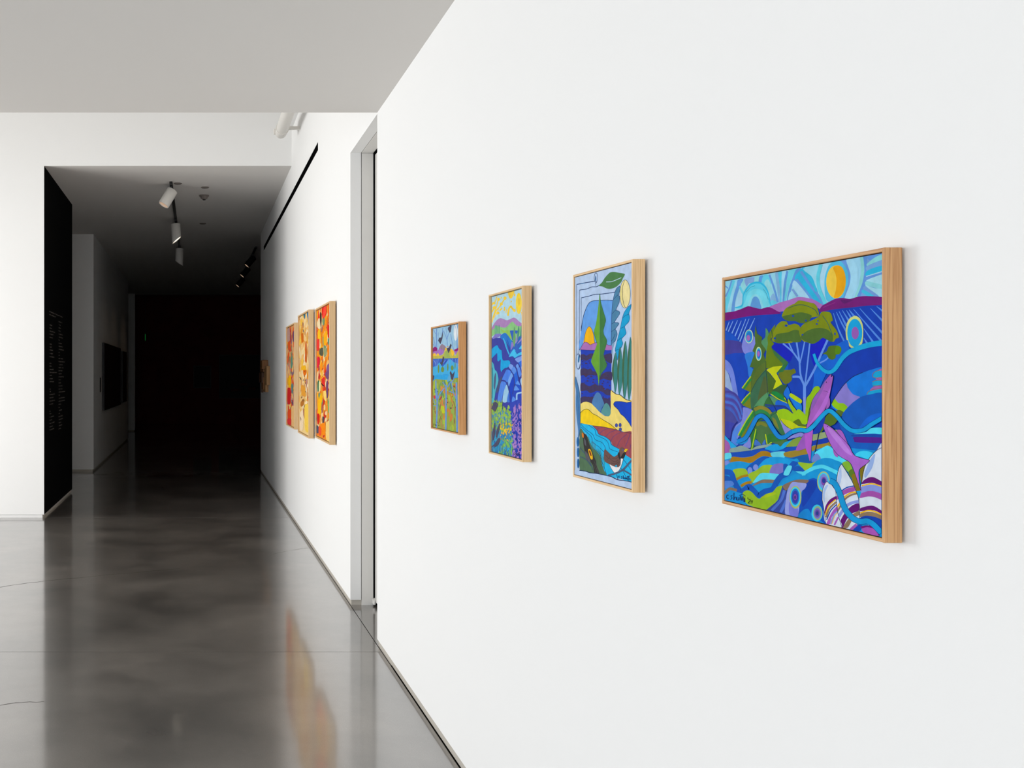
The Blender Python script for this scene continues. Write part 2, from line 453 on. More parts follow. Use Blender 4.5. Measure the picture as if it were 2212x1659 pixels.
class Painting:
    """u runs from the far end to the near end of the canvas, v from the top down; corners as seen in the photograph"""
    def __init__(self, corners, W, Hh):
        self.Hm = homography(corners, [(0, 0), (1, 0), (1, 1), (0, 1)])
        self.W, self.Hh = W, Hh
        self.step = 7e-6; self.dab = .22
        self.verts = []; self.faces = []; self.cols = []; self.layer = 0
        self.rnd = random.Random(3); self.crop = None
    def use(self, x0, y0, s): self.crop = (x0, y0, s)
    def uv(self, p):
        x0, y0, s = self.crop
        q = self.Hm @ np.array([x0+p[0]/s, y0+p[1]/s, 1.0])
        return (q[0]/q[2], q[1]/q[2])
    def add(self, col, uvpoly):
        poly = clip01(uvpoly)
        if len(poly) < 3: return
        pts = [Vector((u*self.W, (1-v)*self.Hh, 0)) for u, v in poly]
        base = len(self.verts)
        d = self.layer*self.step
        self.verts += [(p.x, d, p.y) for p in pts]
        g_ = sum(col)/3.0; c = lin([min(255, max(0, g_+(v-g_)*1.05)) for v in col])
        if len(pts) <= 4 and len(pts) == 3: tris = [(0, 1, 2)]
        else: tris = tessellate_polygon([pts])
        for t in tris:
            self.faces.append(tuple(base+i for i in t)); self.cols.append(c)
    def P(self, col, s, smooth=True):
        pts = parse(s) if isinstance(s, str) else s
        if smooth: pts = catmull(pts, True)
        self.layer += 1
        self.add(col, [self.uv(p) for p in pts])
    def G(self, col, s): self.P(col, s, False)
    def O(self, col, line, s, w=6, smooth=True):
        """a shape with a drawn outline"""
        self.P(col, s, smooth); pts = parse(s); self.S(line, pts+[pts[0]], w, smooth)
    def E(self, col, cx, cy, rx, ry, n=28):
        self.layer += 1
        self.add(col, [self.uv((cx+rx*math.cos(2*math.pi*k/n), cy+ry*math.sin(2*math.pi*k/n))) for k in range(n)])
    def S(self, col, s, w, smooth=True, w1=None):
        pts = parse(s) if isinstance(s, str) else s
        if smooth and len(pts) > 2: pts = catmull(pts, False)
        self.layer += 1
        n = len(pts); L_, R_ = [], []
        for i, p in enumerate(pts):
            a = pts[max(i-1, 0)]; c = pts[min(i+1, n-1)]
            dx, dy = c[0]-a[0], c[1]-a[1]; l = math.hypot(dx, dy) or 1
            ww = (w if w1 is None else w+(w1-w)*i/(n-1))/2
            nx, ny = -dy/l*ww, dx/l*ww
            L_.append((p[0]+nx, p[1]+ny)); R_.append((p[0]-nx, p[1]-ny))
        for i in range(n-1):
            self.add(col, [self.uv(q) for q in (L_[i], L_[i+1], R_[i+1], R_[i])])
    def D(self, cols, x0, x1, y0, y1, n, rx, ry, ang=0.0):
        """loose brush dabs"""
        r = self.rnd
        for _ in range(n):
            cx, cy = r.uniform(x0, x1), r.uniform(y0, y1)
            a, b_ = r.uniform(*rx), r.uniform(*ry); t = r.uniform(-ang, ang); c = r.choice(cols)
            pts = []
            for k in range(9):
                an = 2*math.pi*k/9; rr = r.uniform(.75, 1.15)
                X, Y = a*rr*math.cos(an), b_*rr*math.sin(an)
                pts.append((cx+X*math.cos(t)-Y*math.sin(t), cy+X*math.sin(t)+Y*math.cos(t)))
            self.layer += self.dab
            self.add(c, [self.uv(q) for q in pts])
    def mesh(self, name):
        me = bpy.data.meshes.new(name)
        me.from_pydata(self.verts, [], self.faces); me.update()
        ca = me.color_attributes.new('paint', 'FLOAT_COLOR', 'CORNER')
        dat = np.empty((len(me.loops), 4), np.float32); k = 0
        # faces keep their order; all are triangles
        for f, c in zip(me.polygons, self.cols):
            for li in f.loop_indices: dat[li] = (*c, 1)
        ca.data.foreach_set('color', dat.ravel())
        me.materials.append(M['paint'])
        return me

def px(crop, u, v):
    return (crop[0]+u/crop[2], crop[1]+v/crop[2])

# ---- painting 1: coast with sun, acacia, green tree figure and leaping fish
s6 = 1659/240
A1, A2, A3, A4, A5, A6 = (1540,510,s6), (1740,510,s6), (1540,720,s6), (1740,720,s6), (1540,930,s6), (1740,950,s6)
def paint_coast(W, Hh):
    p = Painting([px(A1,152,668), px(A2,1118,252), px(A6,1140,1448), px(A5,154,1062)], W, Hh); p.step = 5e-6
    PW=(100,155,220); PL=(152,214,234); CY=(100,204,228); SC=(45,182,222); GR=(146,213,222); LI=(166,212,236)
    p.use(*A1)
    p.G((0,62,176), '100,500 2600,200 2600,4500 100,4200')
    p.G(PL, '120,640 2540,200 2540,1100 120,1250')
    p.S(CY,'285,655 220,850 170,1000 145,1140',60); p.S(PW,'248,655 215,770 155,900',22); p.S(PW,'150,735 195,775',18)
    p.S(PL,'325,650 265,830 225,1000 208,1140',34)
    p.P(PW,'340,650 425,635 370,760 320,900 300,1000 290,1115 245,1130 255,1000 285,850 320,740')
    p.P(LI,'370,800 410,850 405,1000 300,1045 320,930')
    p.P(CY,'380,740 435,830 420,880 360,760'); p.P(GR,'400,690 440,640 470,740 430,820 385,735')
    p.P((132,166,216),'445,632 592,608 580,680 510,700 470,745'); p.G(GR,'592,608 668,598 660,690 585,690')
    p.P((90,155,220),'668,595 728,585 705,700 655,690'); p.P(CY,'725,585 790,572 840,700 770,780 700,700')
    p.P(GR,'740,700 800,640 860,800 880,860 820,880')
    p.P((132,178,218),'830,920 880,850 940,1010 850,1010'); p.P(CY,'850,950 940,980 940,1030 830,1060')
    p.P(SC,'300,1070 400,1020 415,880 460,780 530,700 620,672 700,688 770,755 812,860 835,1000 845,1075')
    p.P((96,206,232),'320,1075 415,1040 430,890 475,800 540,725 620,700 690,712 755,775 800,870 820,990 825,1075')
    p.S((20,90,120),'470,830 530,760 600,735',4); p.S((20,90,120),'720,780 770,850 800,940',4)
    p.P((120,217,235),'430,1080 455,960 495,850 560,795 630,780 715,810 770,890 800,980 805,1075')
    p.P((140,216,232),'500,1080 515,950 560,880 620,860 675,905 715,1000 720,1080')
    p.P((95,156,216),'535,1080 550,960 580,905 620,897 655,930 680,1000 690,1080')
    p.P(PL,'830,565 905,555 965,995 935,1005 890,800'); p.S(PW,'815,570 870,720 910,850 945,985',30)
    p.P((132,182,222),'905,555 955,545 988,990 958,995 930,760'); p.P((84,196,226),'948,548 1003,538 1002,985 984,990 975,760')
    p.P((156,212,236),'1005,538 1072,522 1042,700 1018,995 1000,995'); p.S((95,150,216),'1085,515 1050,700 1028,985',32)
    p.P((108,206,226),'1110,512 1240,490 1150,640 1092,820 1062,975 1040,980 1060,780')
    p.P((95,150,216),'1215,497 1295,480 1212,620 1150,770 1102,975 1078,975 1110,780 1160,630')
    p.P(SC,'1280,500 1355,465 1500,690 1560,890 1650,1030 1600,1040 1420,900 1200,640')
    p.S(PW,'1215,640 1340,800 1500,1010',52); p.S(PW,'1290,520 1410,700 1530,860 1640,1020',42)
    p.S((50,186,222),'1330,490 1450,660 1520,820',30)
    p.P(LI,'1190,655 1260,715 1400,890 1420,940 1300,905 1180,760 1160,715'); p.P(PL,'1130,830 1210,900 1100,960')
    p.S((120,160,215),'1160,785 1240,895',32)
    p.use(*A2)
    p.P(PL,'-60,480 175,430 140,600 165,790 130,745 70,600')
    p.S((98,206,226),'205,420 162,600 185,790 280,1020',52); p.S((170,216,238),'285,400 232,600 250,770 340,960',80)
    p.P((105,156,222),'480,350 590,330 650,500 645,710 570,930 500,930 590,700 600,540')
    p.P((84,190,226),'290,950 262,800 265,600 320,440 400,370 490,365 570,450 610,560 605,720 540,900 470,960 380,980')
    p.P((163,216,240),'580,340 690,320 755,500 745,720 660,930 560,930 632,720 645,560')
    p.P((155,210,236),'685,325 790,300 835,480 805,700 710,920 655,930 745,720 758,500')
    p.S((140,210,214),'815,300 832,500 800,720 735,910',58); p.S((96,150,220),'860,290 880,500 850,700 770,900',54)
    p.G((120,165,220),'895,280 1140,230 1140,920 790,900 880,700')
    p.P((96,150,220),'900,300 1130,240 1130,300 950,360'); p.P((135,210,214),'890,410 1000,320 1110,270 1140,330 960,420 895,438')
    p.P((120,165,216),'895,440 1140,345 1140,430 900,505'); p.P(SC,'885,525 960,480 1140,430 1140,500 880,585')
    p.S(LI,'880,597 1000,560 1140,515',16); p.P((104,150,216),'880,605 1140,535 1140,585 880,655')
    p.P((168,221,236),'882,655 1000,605 1140,570 1140,735 930,672'); p.P((142,212,220),'880,668 1000,690 1140,730 1140,795 1000,762 870,722')
    p.P((166,220,236),'868,725 1000,770 1140,790 1140,900 1060,890 940,795'); p.P((118,160,220),'850,745 960,805 1070,890 1000,900 850,800')
    p.P((66,190,224),'818,800 860,800 1010,895 930,900 820,835')
    p.E((240,202,72),432,676,146,246)
    p.P((232,166,0),'388,470 455,430 520,460 560,540 578,650 565,760 530,850 470,908 400,916 430,800 440,660 425,560')
    # hills
    p.use(*A1)
    p.G((0,62,176),'60,1215 500,1150 900,1125 1000,1105 1400,1050 1600,1055 1720,1060 2000,1000 2600,960 2600,1800 60,1900')
    p.P((172,112,186),'780,1070 960,990 1100,950 1250,903 1380,915 1500,950 1640,1040 1600,1090 1540,1068 1400,1062 1000,1120 960,1125 880,1090')
    p.P((118,0,116),'130,1148 280,1120 400,1080 500,1040 590,1062 690,1080 790,1054 860,1070 930,1110 1000,1146 900,1160 700,1170 480,1195 300,1230 130,1255')
    p.use(*A2)
    p.P((116,20,116),'190,1125 220,1040 300,990 420,930 520,915 640,930 760,898 900,888 1150,910 1150,1010 900,1030 640,1060 400,1086')
    p.S((140,40,130),'240,1060 330,1020 420,985',10); p.P((92,20,104),'500,940 620,950 700,940 560,1000')
    # rain
    p.use(*A1); RC=(126,168,234)
    for s in ('215,1272 160,1425','272,1262 195,1432','340,1252 255,1448','397,1258 300,1492','465,1232 345,1542','515,1228 372,1576','600,1218 522,1385'):
        p.S(RC,s,8,w1=18)
    p.use(*A2); RC=(84,140,226)
    for s in ('395,1140 480,1400 625,1690','440,1126 520,1290 600,1430','480,1115 590,1330','530,1100 635,1270','590,1098 665,1220','630,1092 705,1190','695,1082 900,1320 1140,1590','790,1072 950,1250 1150,1460','950,1072 1150,1280','1040,1042 1150,1125','850,1510 905,1600','850,1370 1000,1590'):
        p.S(RC,s,8,w1=34)
    p.P((206,214,130),'730,1182 790,1220 835,1320 842,1450 830,1580 800,1620 700,1665 640,1640 600,1560 580,1430 595,1300 640,1220 690,1190')
    p.E((0,160,216),716,1437,112,210); p.E((150,92,176),722,1438,54,92)
    # left sea and arcs
    p.use(*A3)
    p.P((0,66,182),'120,-30 250,0 340,80 420,200 470,380 505,560 520,700 400,1050 300,850 200,500 120,380')
    p.P((0,82,194),'120,-30 230,-12 320,70 372,125 250,115 120,122'); p.P((66,62,152),'120,112 372,118 420,200 432,284 300,292 120,312')
    p.P((130,138,220),'405,185 470,0 600,50 612,150 580,262 455,305'); p.P((42,126,216),'452,312 602,280 540,480 585,540 560,620 512,645 490,480')
    p.P((116,136,222),'120,380 220,440 280,560 320,760 350,970 250,870 240,700 200,590 120,545'); p.P((152,176,216),'120,530 200,600 240,740 262,880 120,855')
    p.P((72,86,178),'120,846 250,865 340,940 400,1040 432,1200 415,1320 350,1345 300,1400 240,1545 120,1570')
    for s,c in (('120,872 270,892 360,985 425,1200',(70,64,152)),('120,925 280,960 360,1060 415,1225',(70,108,202)),('120,975 280,1010 350,1100 405,1305',(74,66,156)),('120,1020 270,1060 340,1150 395,1290',(72,112,206)),('120,1062 250,1092 320,1180 365,1320',(78,70,156)),('120,1110 240,1142 310,1240 345,1320',(66,96,190))):
        p.S(c,s,34)
    p.P((72,74,156),'120,1135 250,1180 320,1280 340,1340 290,1420 120,1420'); p.P((58,66,170),'120,1330 300,1360 260,1500 230,1570 120,1570')
    p.P((126,136,216),'430,1108 550,1140 575,1200 520,1400 350,1570 300,1700 235,1640 260,1520 320,1380 400,1320 425,1200')
    p.P((80,134,222),'260,1500 340,1390 400,1350 360,1480 330,1570 400,1600 330,1690 260,1690'); p.S((24,34,122),'345,1325 270,1430 235,1620',22)
    # blue shapes behind the acacia
    p.P((0,88,196),'1020,340 1110,430 1100,560 940,600'); p.E((0,62,176),1300,600,205,380)
    p.P((0,26,182),'865,205 960,118 1130,180 1195,285 1170,340 1130,420 1050,385'); p.P((0,22,188),'1430,130 1560,80 1700,20 1690,130 1530,485 1470,420 1430,250')
    p.P((0,98,206),'1510,470 1700,250 1850,150 2000,100 2000,400 1850,520 1700,560 1500,980 1460,900 1490,700')
    p.use(*A4); p.P((0,58,172),'380,620 440,480 540,380 640,290 1160,180 1160,520 980,530 840,580 690,650 560,770 430,950 380,1040 340,900'); p.use(*A3)
    # acacia
    TB=(104,150,232)
    for s,w in (('1350,800 1290,600 1275,420 1230,120',26),('1290,440 1180,280 1025,145',24),('1190,300 1095,95',22),('1285,430 1320,280 1352,120',20),('1360,760 1390,500 1430,130',22),('1365,780 1500,530 1610,280 1700,80',32),('1530,460 1659,395 1712,345',22),('1335,740 1280,650 1170,645',34)):
        p.S(TB,s,w)
    p.S((104,150,232),'1352,960 1352,740',44); p.S((132,148,226),'1358,1250 1352,950',40)
    p.P((105,116,20),'955,605 1040,545 1140,540 1195,522 1222,580 1160,622 1162,690 1110,742 1050,752 1000,690')
    p.use(*A1)
    OL=(126,140,0); DG=(74,106,40)
    p.P(OL,'1008,1182 1060,1080 1150,1022 1200,1000 1260,955 1350,965 1450,990 1490,1000 1540,1060 1562,1182 1450,1212 1400,1292 1290,1292 1200,1262 1100,1262 1040,1222')
    p.P(DG,'1020,1192 1150,1160 1300,1130 1450,1172 1440,1222 1400,1292 1290,1292 1200,1262 1100,1262 1040,1232'); p.S((20,80,82),'1100,1072 1220,1026 1350,1025 1500,1090 1552,1172',9)
    p.P(OL,'848,1502 870,1440 930,1330 1000,1268 1080,1270 1112,1320 1200,1300 1270,1330 1292,1400 1302,1562 1200,1572 1130,1592 1000,1592 920,1582 870,1562')
    p.P(DG,'930,1462 1100,1430 1200,1392 1290,1422 1302,1562 1200,1582 1130,1562 1000,1597 900,1572')
    p.P((122,136,0),'1268,1402 1330,1310 1480,1240 1560,1190 1600,1130 1660,1118 1740,1140 1772,1250 1740,1282 1830,1400 1864,1500 1822,1522 1780,1572 1700,1532 1620,1512 1560,1562 1480,1602 1400,1582 1330,1562 1290,1502')
    p.P(DG,'1290,1502 1400,1402 1560,1362 1700,1392 1772,1482 1762,1572 1690,1542 1620,1512 1560,1562 1480,1602 1400,1582'); p.S((20,86,90),'1620,1180 1700,1300 1772,1482',9)
    for e in ((1075,1330,22,16),(1178,1185,18,14),(1370,1255,14,15),(1550,1260,12,10),(1535,1305,17,10),(1320,1465,14,12),(905,1520,17,15),(1806,1452,12,20)): p.E((0,60,164),*e)
    p.use(*A4)
    p.P((78,110,25),'243,296 300,260 330,190 400,174 480,178 522,230 500,290 440,312 430,362 380,387 330,362 300,312'); p.P((84,132,0),'425,270 440,190 500,188 522,240 490,302 440,302')
    # green figure
    p.use(*A3)
    p.P((82,142,96),'768,-85 815,0 802,200 785,262 720,190 696,120 760,50')
    p.G(DG,'613,-125 640,0 715,55 700,140 772,240 735,310 772,410 772,545 650,700 545,885 545,630 590,510 528,500 602,290 568,260 612,150 600,0')
    p.P((84,108,36),'772,545 772,420 640,520 590,640 545,760 545,880 640,700'); p.P((100,126,0),'795,55 850,-60 915,-135 872,0 845,80 892,150 860,220 1035,462 780,522 775,300 800,150')
    p.G((56,112,62),'860,220 1112,430 1010,520 1035,462 900,320'); p.G((70,102,30),'778,545 925,710 862,880 820,915 800,870 785,700')
    p.G((42,112,58),'1020,480 1110,440 1030,570 935,590'); p.G((196,206,0),'778,542 880,495 1025,478 930,590 1028,772 878,837 925,710 840,600')
    p.G((112,126,12),'413,822 543,638 548,885'); p.S((30,132,62),'440,830 548,680',30); p.S((172,204,10),'413,820 470,740 545,643',15)
    p.G((116,126,12),'400,1042 543,878 552,1135 430,1082'); p.S((30,132,62),'420,1060 540,920',34); p.S((172,204,10),'402,1040 460,960 540,882',14)
    p.P((56,106,76),'545,885 640,700 772,548 800,880 700,960 590,1100 550,1135'); p.P((78,96,50),'650,1000 740,650 790,700 802,872')
    p.P((82,146,98),'585,1115 680,980 800,878 818,922 740,1085 650,1085'); p.P((50,106,52),'740,1085 820,940 905,1072 880,1090'); p.P((82,142,100),'830,930 952,990 912,1072 860,1000')
    p.G((40,108,56),'850,900 880,840 1010,760 1092,770 1030,900 1102,1035 1088,1045'); p.P((50,90,52),'880,842 1020,780 1092,762 1030,892 930,880'); p.P((0,134,62),'860,890 940,870 1040,960 1060,1010')
    p.S((190,206,0),'843,903 960,980 1098,1042 1052,958',15,smooth=False)
    p.P((14,100,208),'945,1000 1100,1050 1150,1150 1060,1100 920,1070'); p.S((30,60,130),'760,1070 900,1080 1050,1090 1150,1170',24)
    p.P((50,106,62),'575,1135 700,1088 860,1180 940,1180 1072,1512 1030,1532 860,1310 780,1285 620,1345 500,1552')
    p.S((136,132,42),'600,1145 690,1108 790,1140 848,1205',54); p.S((36,132,76),'610,1195 700,1165 790,1200 845,1275',48)
    p.G((30,132,62),'353,1532 582,1158 602,1250 530,1430 440,1568'); p.P((116,126,12),'400,1552 592,1248 560,1400 470,1567'); p.S((172,206,10),'355,1530 470,1320 577,1158',17)
    p.P((56,116,72),'858,1240 932,1188 1072,1512 1020,1527 900,1380'); p.P((122,126,50),'870,1258 920,1290 972,1432 900,1360'); p.S((180,206,10),'935,1184 1010,1350 1072,1510 1028,1527',11)
    for s in ('772,410 775,545 800,870 830,960 940,1180','545,885 640,700 772,548','940,1180 850,1240 790,1400 765,1540','840,100 870,40 850,-60'): p.S((18,60,70),s,6)
    p.use(*A5)
    p.P((72,112,62),'630,-120 800,-130 860,-60 950,60 1110,150 1000,242 890,192 800,232 760,140 704,222 630,130 600,250 556,310 540,250 522,80')
    p.P((120,126,40),'630,-110 700,-130 790,-90 780,-50 700,-80 640,-60'); p.P((45,116,50),'780,80 960,40 1050,140 850,182 800,210'); p.P((40,112,50),'625,-30 640,60 570,290 545,240 560,60')
    p.P((66,112,192),'620,140 702,217 600,227'); p.P((66,112,192),'760,140 772,212 718,212'); p.S((172,206,10),'625,-20 590,150 558,305',15); p.S((190,210,10),'770,60 795,222 862,180',15,smooth=False)
    # eyes
    p.use(*A1)
    for c,e in (((200,218,178),(518,1493,64,104)),((44,172,220),(516,1494,54,92)),((20,120,200),(520,1494,42,76)),((168,106,186),(508,1516,28,44))): p.E(c,*e)
    p.use(*A3)
    for c,e in (((192,216,166),(664,302,46,106)),((64,188,222),(666,304,36,88)),((40,110,204),(666,304,28,68)),((176,104,186),(661,302,19,42))): p.E(c,*e)
    # lime plants
    p.use(*A3)
    p.P((14,112,216),'1040,902 1100,790 1142,902 1112,980'); p.P((0,126,216),'1130,930 1300,1040 1312,1152 1230,1122')
    p.P((142,186,0),'1390,960 1440,900 1500,800 1560,783 1592,830 1530,900 1470,1000 1420,1150 1400,1285 1368,1250 1375,1080')
    p.P((182,206,0),'1138,902 1170,898 1312,990 1290,1042 1138,942'); p.P((152,192,10),'1115,978 1180,1080 1232,1150 1190,1195 1110,1040')
    p.P((152,196,0),'943,1162 1040,1123 1120,1150 1190,1197 1270,1128 1380,1230 1412,1312 1370,1362 1300,1342 1260,1292 1200,1332 1080,1292 990,1272')
    p.P((86,112,20),'1180,1332 1270,1278 1330,1362 1402,1372 1390,1410 1280,1377'); p.P((140,140,216),'995,1300 1090,1400 1190,1445 1080,1515')
    p.P((192,206,0),'990,1275 1150,1312 1270,1382 1402,1402 1180,1445 1060,1362'); p.S((30,60,40),'985,1272 1060,1370 1170,1440',5)
    p.P((92,110,30),'1400,1290 1430,1130 1480,1000 1470,1180 1430,1330')
    # right arch and domes
    p.use(*A4)
    p.P((0,118,216),'378,1045 430,950 560,770 690,650 840,580 980,530 1160,515 1160,905 1000,905 800,950 650,1062 550,1192 400,1112')
    p.P((136,126,206),'425,962 590,738 620,800 700,900 805,945 700,1022 620,1095 560,1042 470,1032'); p.P((142,192,0),'382,1052 420,968 480,1030 560,1038 622,1102 560,1172 450,1122'); p.P((82,106,40),'445,1150 500,1138 562,1172 520,1235 460,1192')
    p.P((162,96,172),'1085,530 1160,505 1160,560 1050,560'); p.P((0,160,206),'1000,622 1040,560 1160,548 1160,642 1040,652'); p.P((162,96,172),'1045,652 1160,642 1160,692 1060,687'); p.P((0,160,206),'1000,712 1160,690 1160,762 1000,772'); p.P((162,96,172),'1000,790 1160,765 1160,812 960,852'); p.P((0,160,206),'920,882 1000,840 1160,822 1160,895 930,907')
    for s in ('1090,540 1030,560 990,600 1000,640 1060,660 1140,640','990,715 1040,690 1140,690','1000,775 1060,772 1140,762','905,905 930,860 1010,825 1140,815'): p.S((128,110,92),s,9)
    p.P((0,88,184),'535,1225 640,1080 800,950 940,905 1160,893 1160,1260 900,1405 740,1435 620,1365'); p.P((0,102,212),'795,1405 900,1260 1030,1190 1160,1188 1160,1235 1000,1302 850,1392'); p.S((0,60,150),'890,1385 1000,1320 1120,1240',12)
    p.S((16,24,60),'380,1045 430,950 560,765 690,645 840,575',8)
    # open water below the domes
    p.P((0,92,188),'480,1290 560,1250 640,1370 760,1460 1160,1400 1160,1760 1000,1850 760,1820 620,1640')
    p.P((84,220,242),'718,1497 900,1460 970,1403 1160,1403 1160,1500 1020,1487'); p.P((0,70,162),'716,1502 1160,1498 1160,1548 720,1538'); p.P((82,20,140),'708,1545 800,1538 1160,1550 1160,1622 760,1622 720,1590')
    p.S((0,165,217),'112,300 160,430 250,535 340,575 430,525 540,362 640,272 800,202 1000,150 1160,132',40,w1=86)
    # sea floor of bands
    p.use(*A5)
    p.G((0,142,212),'100,300 240,345 1450,240 1700,100 2000,250 2560,300 2560,1700 100,1300')
    p.P((128,138,218),'420,250 480,180 535,100 545,262'); p.P((0,140,212),'330,180 440,140 520,60 500,170 420,215 345,205')
    p.P((24,166,226),'130,60 240,170 340,262 250,275 130,150'); p.P((166,96,176),'130,145 220,200 242,342 130,362')
    p.P((140,166,160),'238,282 320,262 400,234 480,260 560,290 640,240 850,208 862,242 700,272 500,312 238,338')
    p.P((0,76,182),'238,346 480,320 700,280 800,290 900,320 1100,260 1250,232 1242,292 1060,332 870,362 700,352 600,382 450,412 250,402')
    p.P((0,160,220),'760,282 860,220 950,208 1000,242 1060,180 1180,148 1100,242 950,302'); p.P((140,140,216),'1100,130 1180,70 1290,30 1350,50 1300,100 1200,110'); p.P((126,156,62),'1078,242 1180,138 1280,98 1342,98 1290,222 1150,242')
    p.S((20,60,110),'1100,150 1180,130 1280,95 1340,110',8)
    p.P((166,122,0),'243,442 280,403 430,415 580,390 700,318 800,318 872,360 862,402 740,388 650,430 560,492 400,492 250,482')
    p.P((102,212,232),'858,335 1062,318 1062,402 1000,422 880,402'); p.P((0,92,168),'1060,402 1160,405 1420,342 1452,462 1500,360 1520,290 1560,300 1500,480 1380,492 1270,462 1200,432')
    p.P((156,132,42),'1060,332 1250,290 1400,253 1422,342 1300,372 1160,407 1060,387')
    p.P((150,168,120),'1480,50 1659,20 1850,-20 1850,60 1659,110 1480,150'); p.P((0,56,170),'1470,160 1660,110 1860,60 1830,150 1700,185 1480,215'); p.P((156,132,42),'1480,232 1700,180 1900,100 1960,240 1800,225 1700,240 1530,282 1480,312'); p.S((20,40,70),'1580,20 1545,200 1500,420',18)
    p.P((98,216,236),'130,368 240,345 252,422 130,447'); p.E((122,140,216),190,502,40,42); p.S((150,120,100),'215,450 240,480 250,500',16)
    p.P((0,150,216),'130,575 250,490 400,473 535,510 480,582 280,602 130,632'); p.P((0,86,182),'485,575 560,500 660,430 750,393 835,410 760,442 670,542 620,602 500,645')
    p.P((0,156,222),'665,555 760,442 880,403 1060,410 1155,462 1120,522 900,512 800,532'); p.E((126,146,220),538,608,36,50); p.E((126,146,220),625,562,40,46)
    p.P((152,186,40),'508,672 640,602 740,528 882,528 860,612 820,662 740,652 640,702 580,795'); p.P((126,116,196),'890,520 1042,503 1042,662 838,652'); p.P((0,86,176),'1045,510 1112,520 1080,642 1045,652')
    p.P((152,186,40),'283,602 460,583 507,670 400,712 320,765'); p.S((166,126,0),'330,748 420,702 510,682',36); p.P((0,150,214),'345,792 500,715 555,772 400,842'); p.S((166,126,0),'400,848 480,802 565,785',42)
    p.P((92,216,240),'583,795 650,700 730,643 985,665 930,742 740,742 640,782'); p.P((136,112,92),'578,845 640,790 740,745 925,750 900,802 720,797'); p.P((0,150,212),'585,865 730,800 905,800 870,852 760,932 650,942')
    p.P((0,150,214),'950,855 1050,760 1200,662 1400,642 1600,600 1700,560 1900,580 1900,760 1500,722 1400,742 1200,742 1040,835')
    p.S((0,86,182),'120,635 250,650 300,780 380,920 460,905 520,850 600,920 670,985 760,925 880,890 940,780 1010,690 1100,645 1180,520 1260,455',84); p.P((100,220,240),'1105,535 1172,542 1122,672 1045,662')
    p.P((0,86,182),'1180,570 1260,530 1350,580 1400,620 1300,620 1180,600'); p.P((90,215,240),'1230,620 1320,615 1450,660 1380,680'); p.P((0,150,214),'1170,450 1250,420 1280,470 1200,460')
    p.P((0,86,176),'130,690 220,702 252,762 130,777'); p.P((82,132,216),'130,782 260,772 292,832 130,890'); p.S((136,112,92),'150,960 230,890 340,912',42); p.P((0,142,212),'130,1040 230,932 330,937 430,972 505,1115 130,1045')
    p.P((146,186,32),'428,962 490,910 560,930 640,1012 690,1032 780,962 880,932 950,852 1032,838 1012,962 940,1072 800,1200 500,1120'); p.P((168,192,20),'700,1020 800,960 900,930 930,960 800,1010')
    p.G((50,72,152),'790,1200 960,1062 1030,838 1102,902 1082,1270'); p.S((76,112,202),'1062,900 1010,1050 870,1210',42); p.S((76,112,202),'1092,1050 1005,1235',44); p.S((14,20,40),'1030,840 1060,890 1100,910',8)
    p.P((0,78,184),'1370,802 1420,740 1500,713 1560,740 1700,850 1780,1000 1800,1420 1500,1400 1255,1300 1300,1100 1330,920'); p.P((0,60,170),'1400,780 1500,740 1560,800 1480,960 1340,1150 1330,950')
    p.P((132,108,92),'1035,835 1130,780 1260,738 1425,745 1370,802 1200,782 1090,905'); p.P((152,162,226),'1078,1270 1090,1000 1120,870 1180,778 1280,783 1392,800 1370,872 1320,922 1290,1100 1255,1300'); p.P((122,126,216),'1140,1270 1140,1080 1262,1172 1262,1300')
    p.P((0,132,206),'1260,1310 1340,1200 1420,1178 1480,1262 1660,1400 1400,1400')
    for c,e in (((172,188,112),(1228,1005,90,172)),((60,206,236),(1225,1000,76,148)),((20,112,202),(1225,998,62,122)),((50,60,166),(1225,1000,46,96)),((132,72,172),(1223,1005,25,46)),((60,50,120),(1223,1005,14,28))): p.E(c,*e)
    p.P((152,192,42),'1265,478 1450,492 1545,458 1480,540 1400,620 1340,570')
    # right-hand waters
    p.use(*A6)
    p.P((84,220,246),'130,200 230,130 330,83 430,150 480,220 612,312 540,345 420,290 330,270 220,290'); p.P((110,136,206),'92,335 110,250 160,203 200,230 222,292')
    p.P((0,150,214),'100,400 170,310 300,268 440,300 540,345 480,430 300,380'); p.S((84,216,242),'-60,520 20,480 130,420 260,400 400,455 490,500',56); p.P((0,150,214),'0,520 140,450 280,440 480,540 440,640 300,560 160,560 0,600')
    for c,e in (((172,188,112),(268,628,97,157)),((60,206,236),(268,626,82,138)),((116,142,216),(268,622,64,112)),((132,72,172),(272,620,40,66)),((30,60,152),(273,612,27,38))): p.E(c,*e)
    for c,e in (((60,202,232),(172,1100,84,127)),((152,178,132),(182,1102,68,106)),((116,112,192),(178,1105,53,82)),((100,72,160),(176,1105,36,54)),((35,60,140),(175,1105,20,30))): p.E(c,*e)
    p.P((60,206,242),'738,225 800,170 900,158 1005,190 940,285 850,255'); p.P((132,182,52),'548,347 640,318 702,432 640,480'); p.P((90,120,30),'640,480 700,430 740,520 690,570'); p.P((132,112,12),'690,560 740,510 830,745 770,790'); p.P((128,112,12),'815,435 905,375 840,660')
    WH=(216,226,240)
    p.P(WH,'820,1195 805,900 838,640 880,420 960,258 1060,150 1160,95 1160,1230')
    p.P((152,180,232),'960,300 1040,200 1000,400 900,560 880,500')
    p.P((102,0,112),'842,655 870,600 950,555 1030,555 1160,630 1160,690 1030,642 950,640'); p.S((236,182,20),'842,682 960,652 1040,657 1160,698',20)
    p.P((136,152,222),'832,700 960,667 1050,672 1160,712 1160,815 1040,767 940,762 825,805'); p.P((166,82,172),'812,865 830,800 940,760 1040,765 1160,815 1160,895 1040,852 940,842')
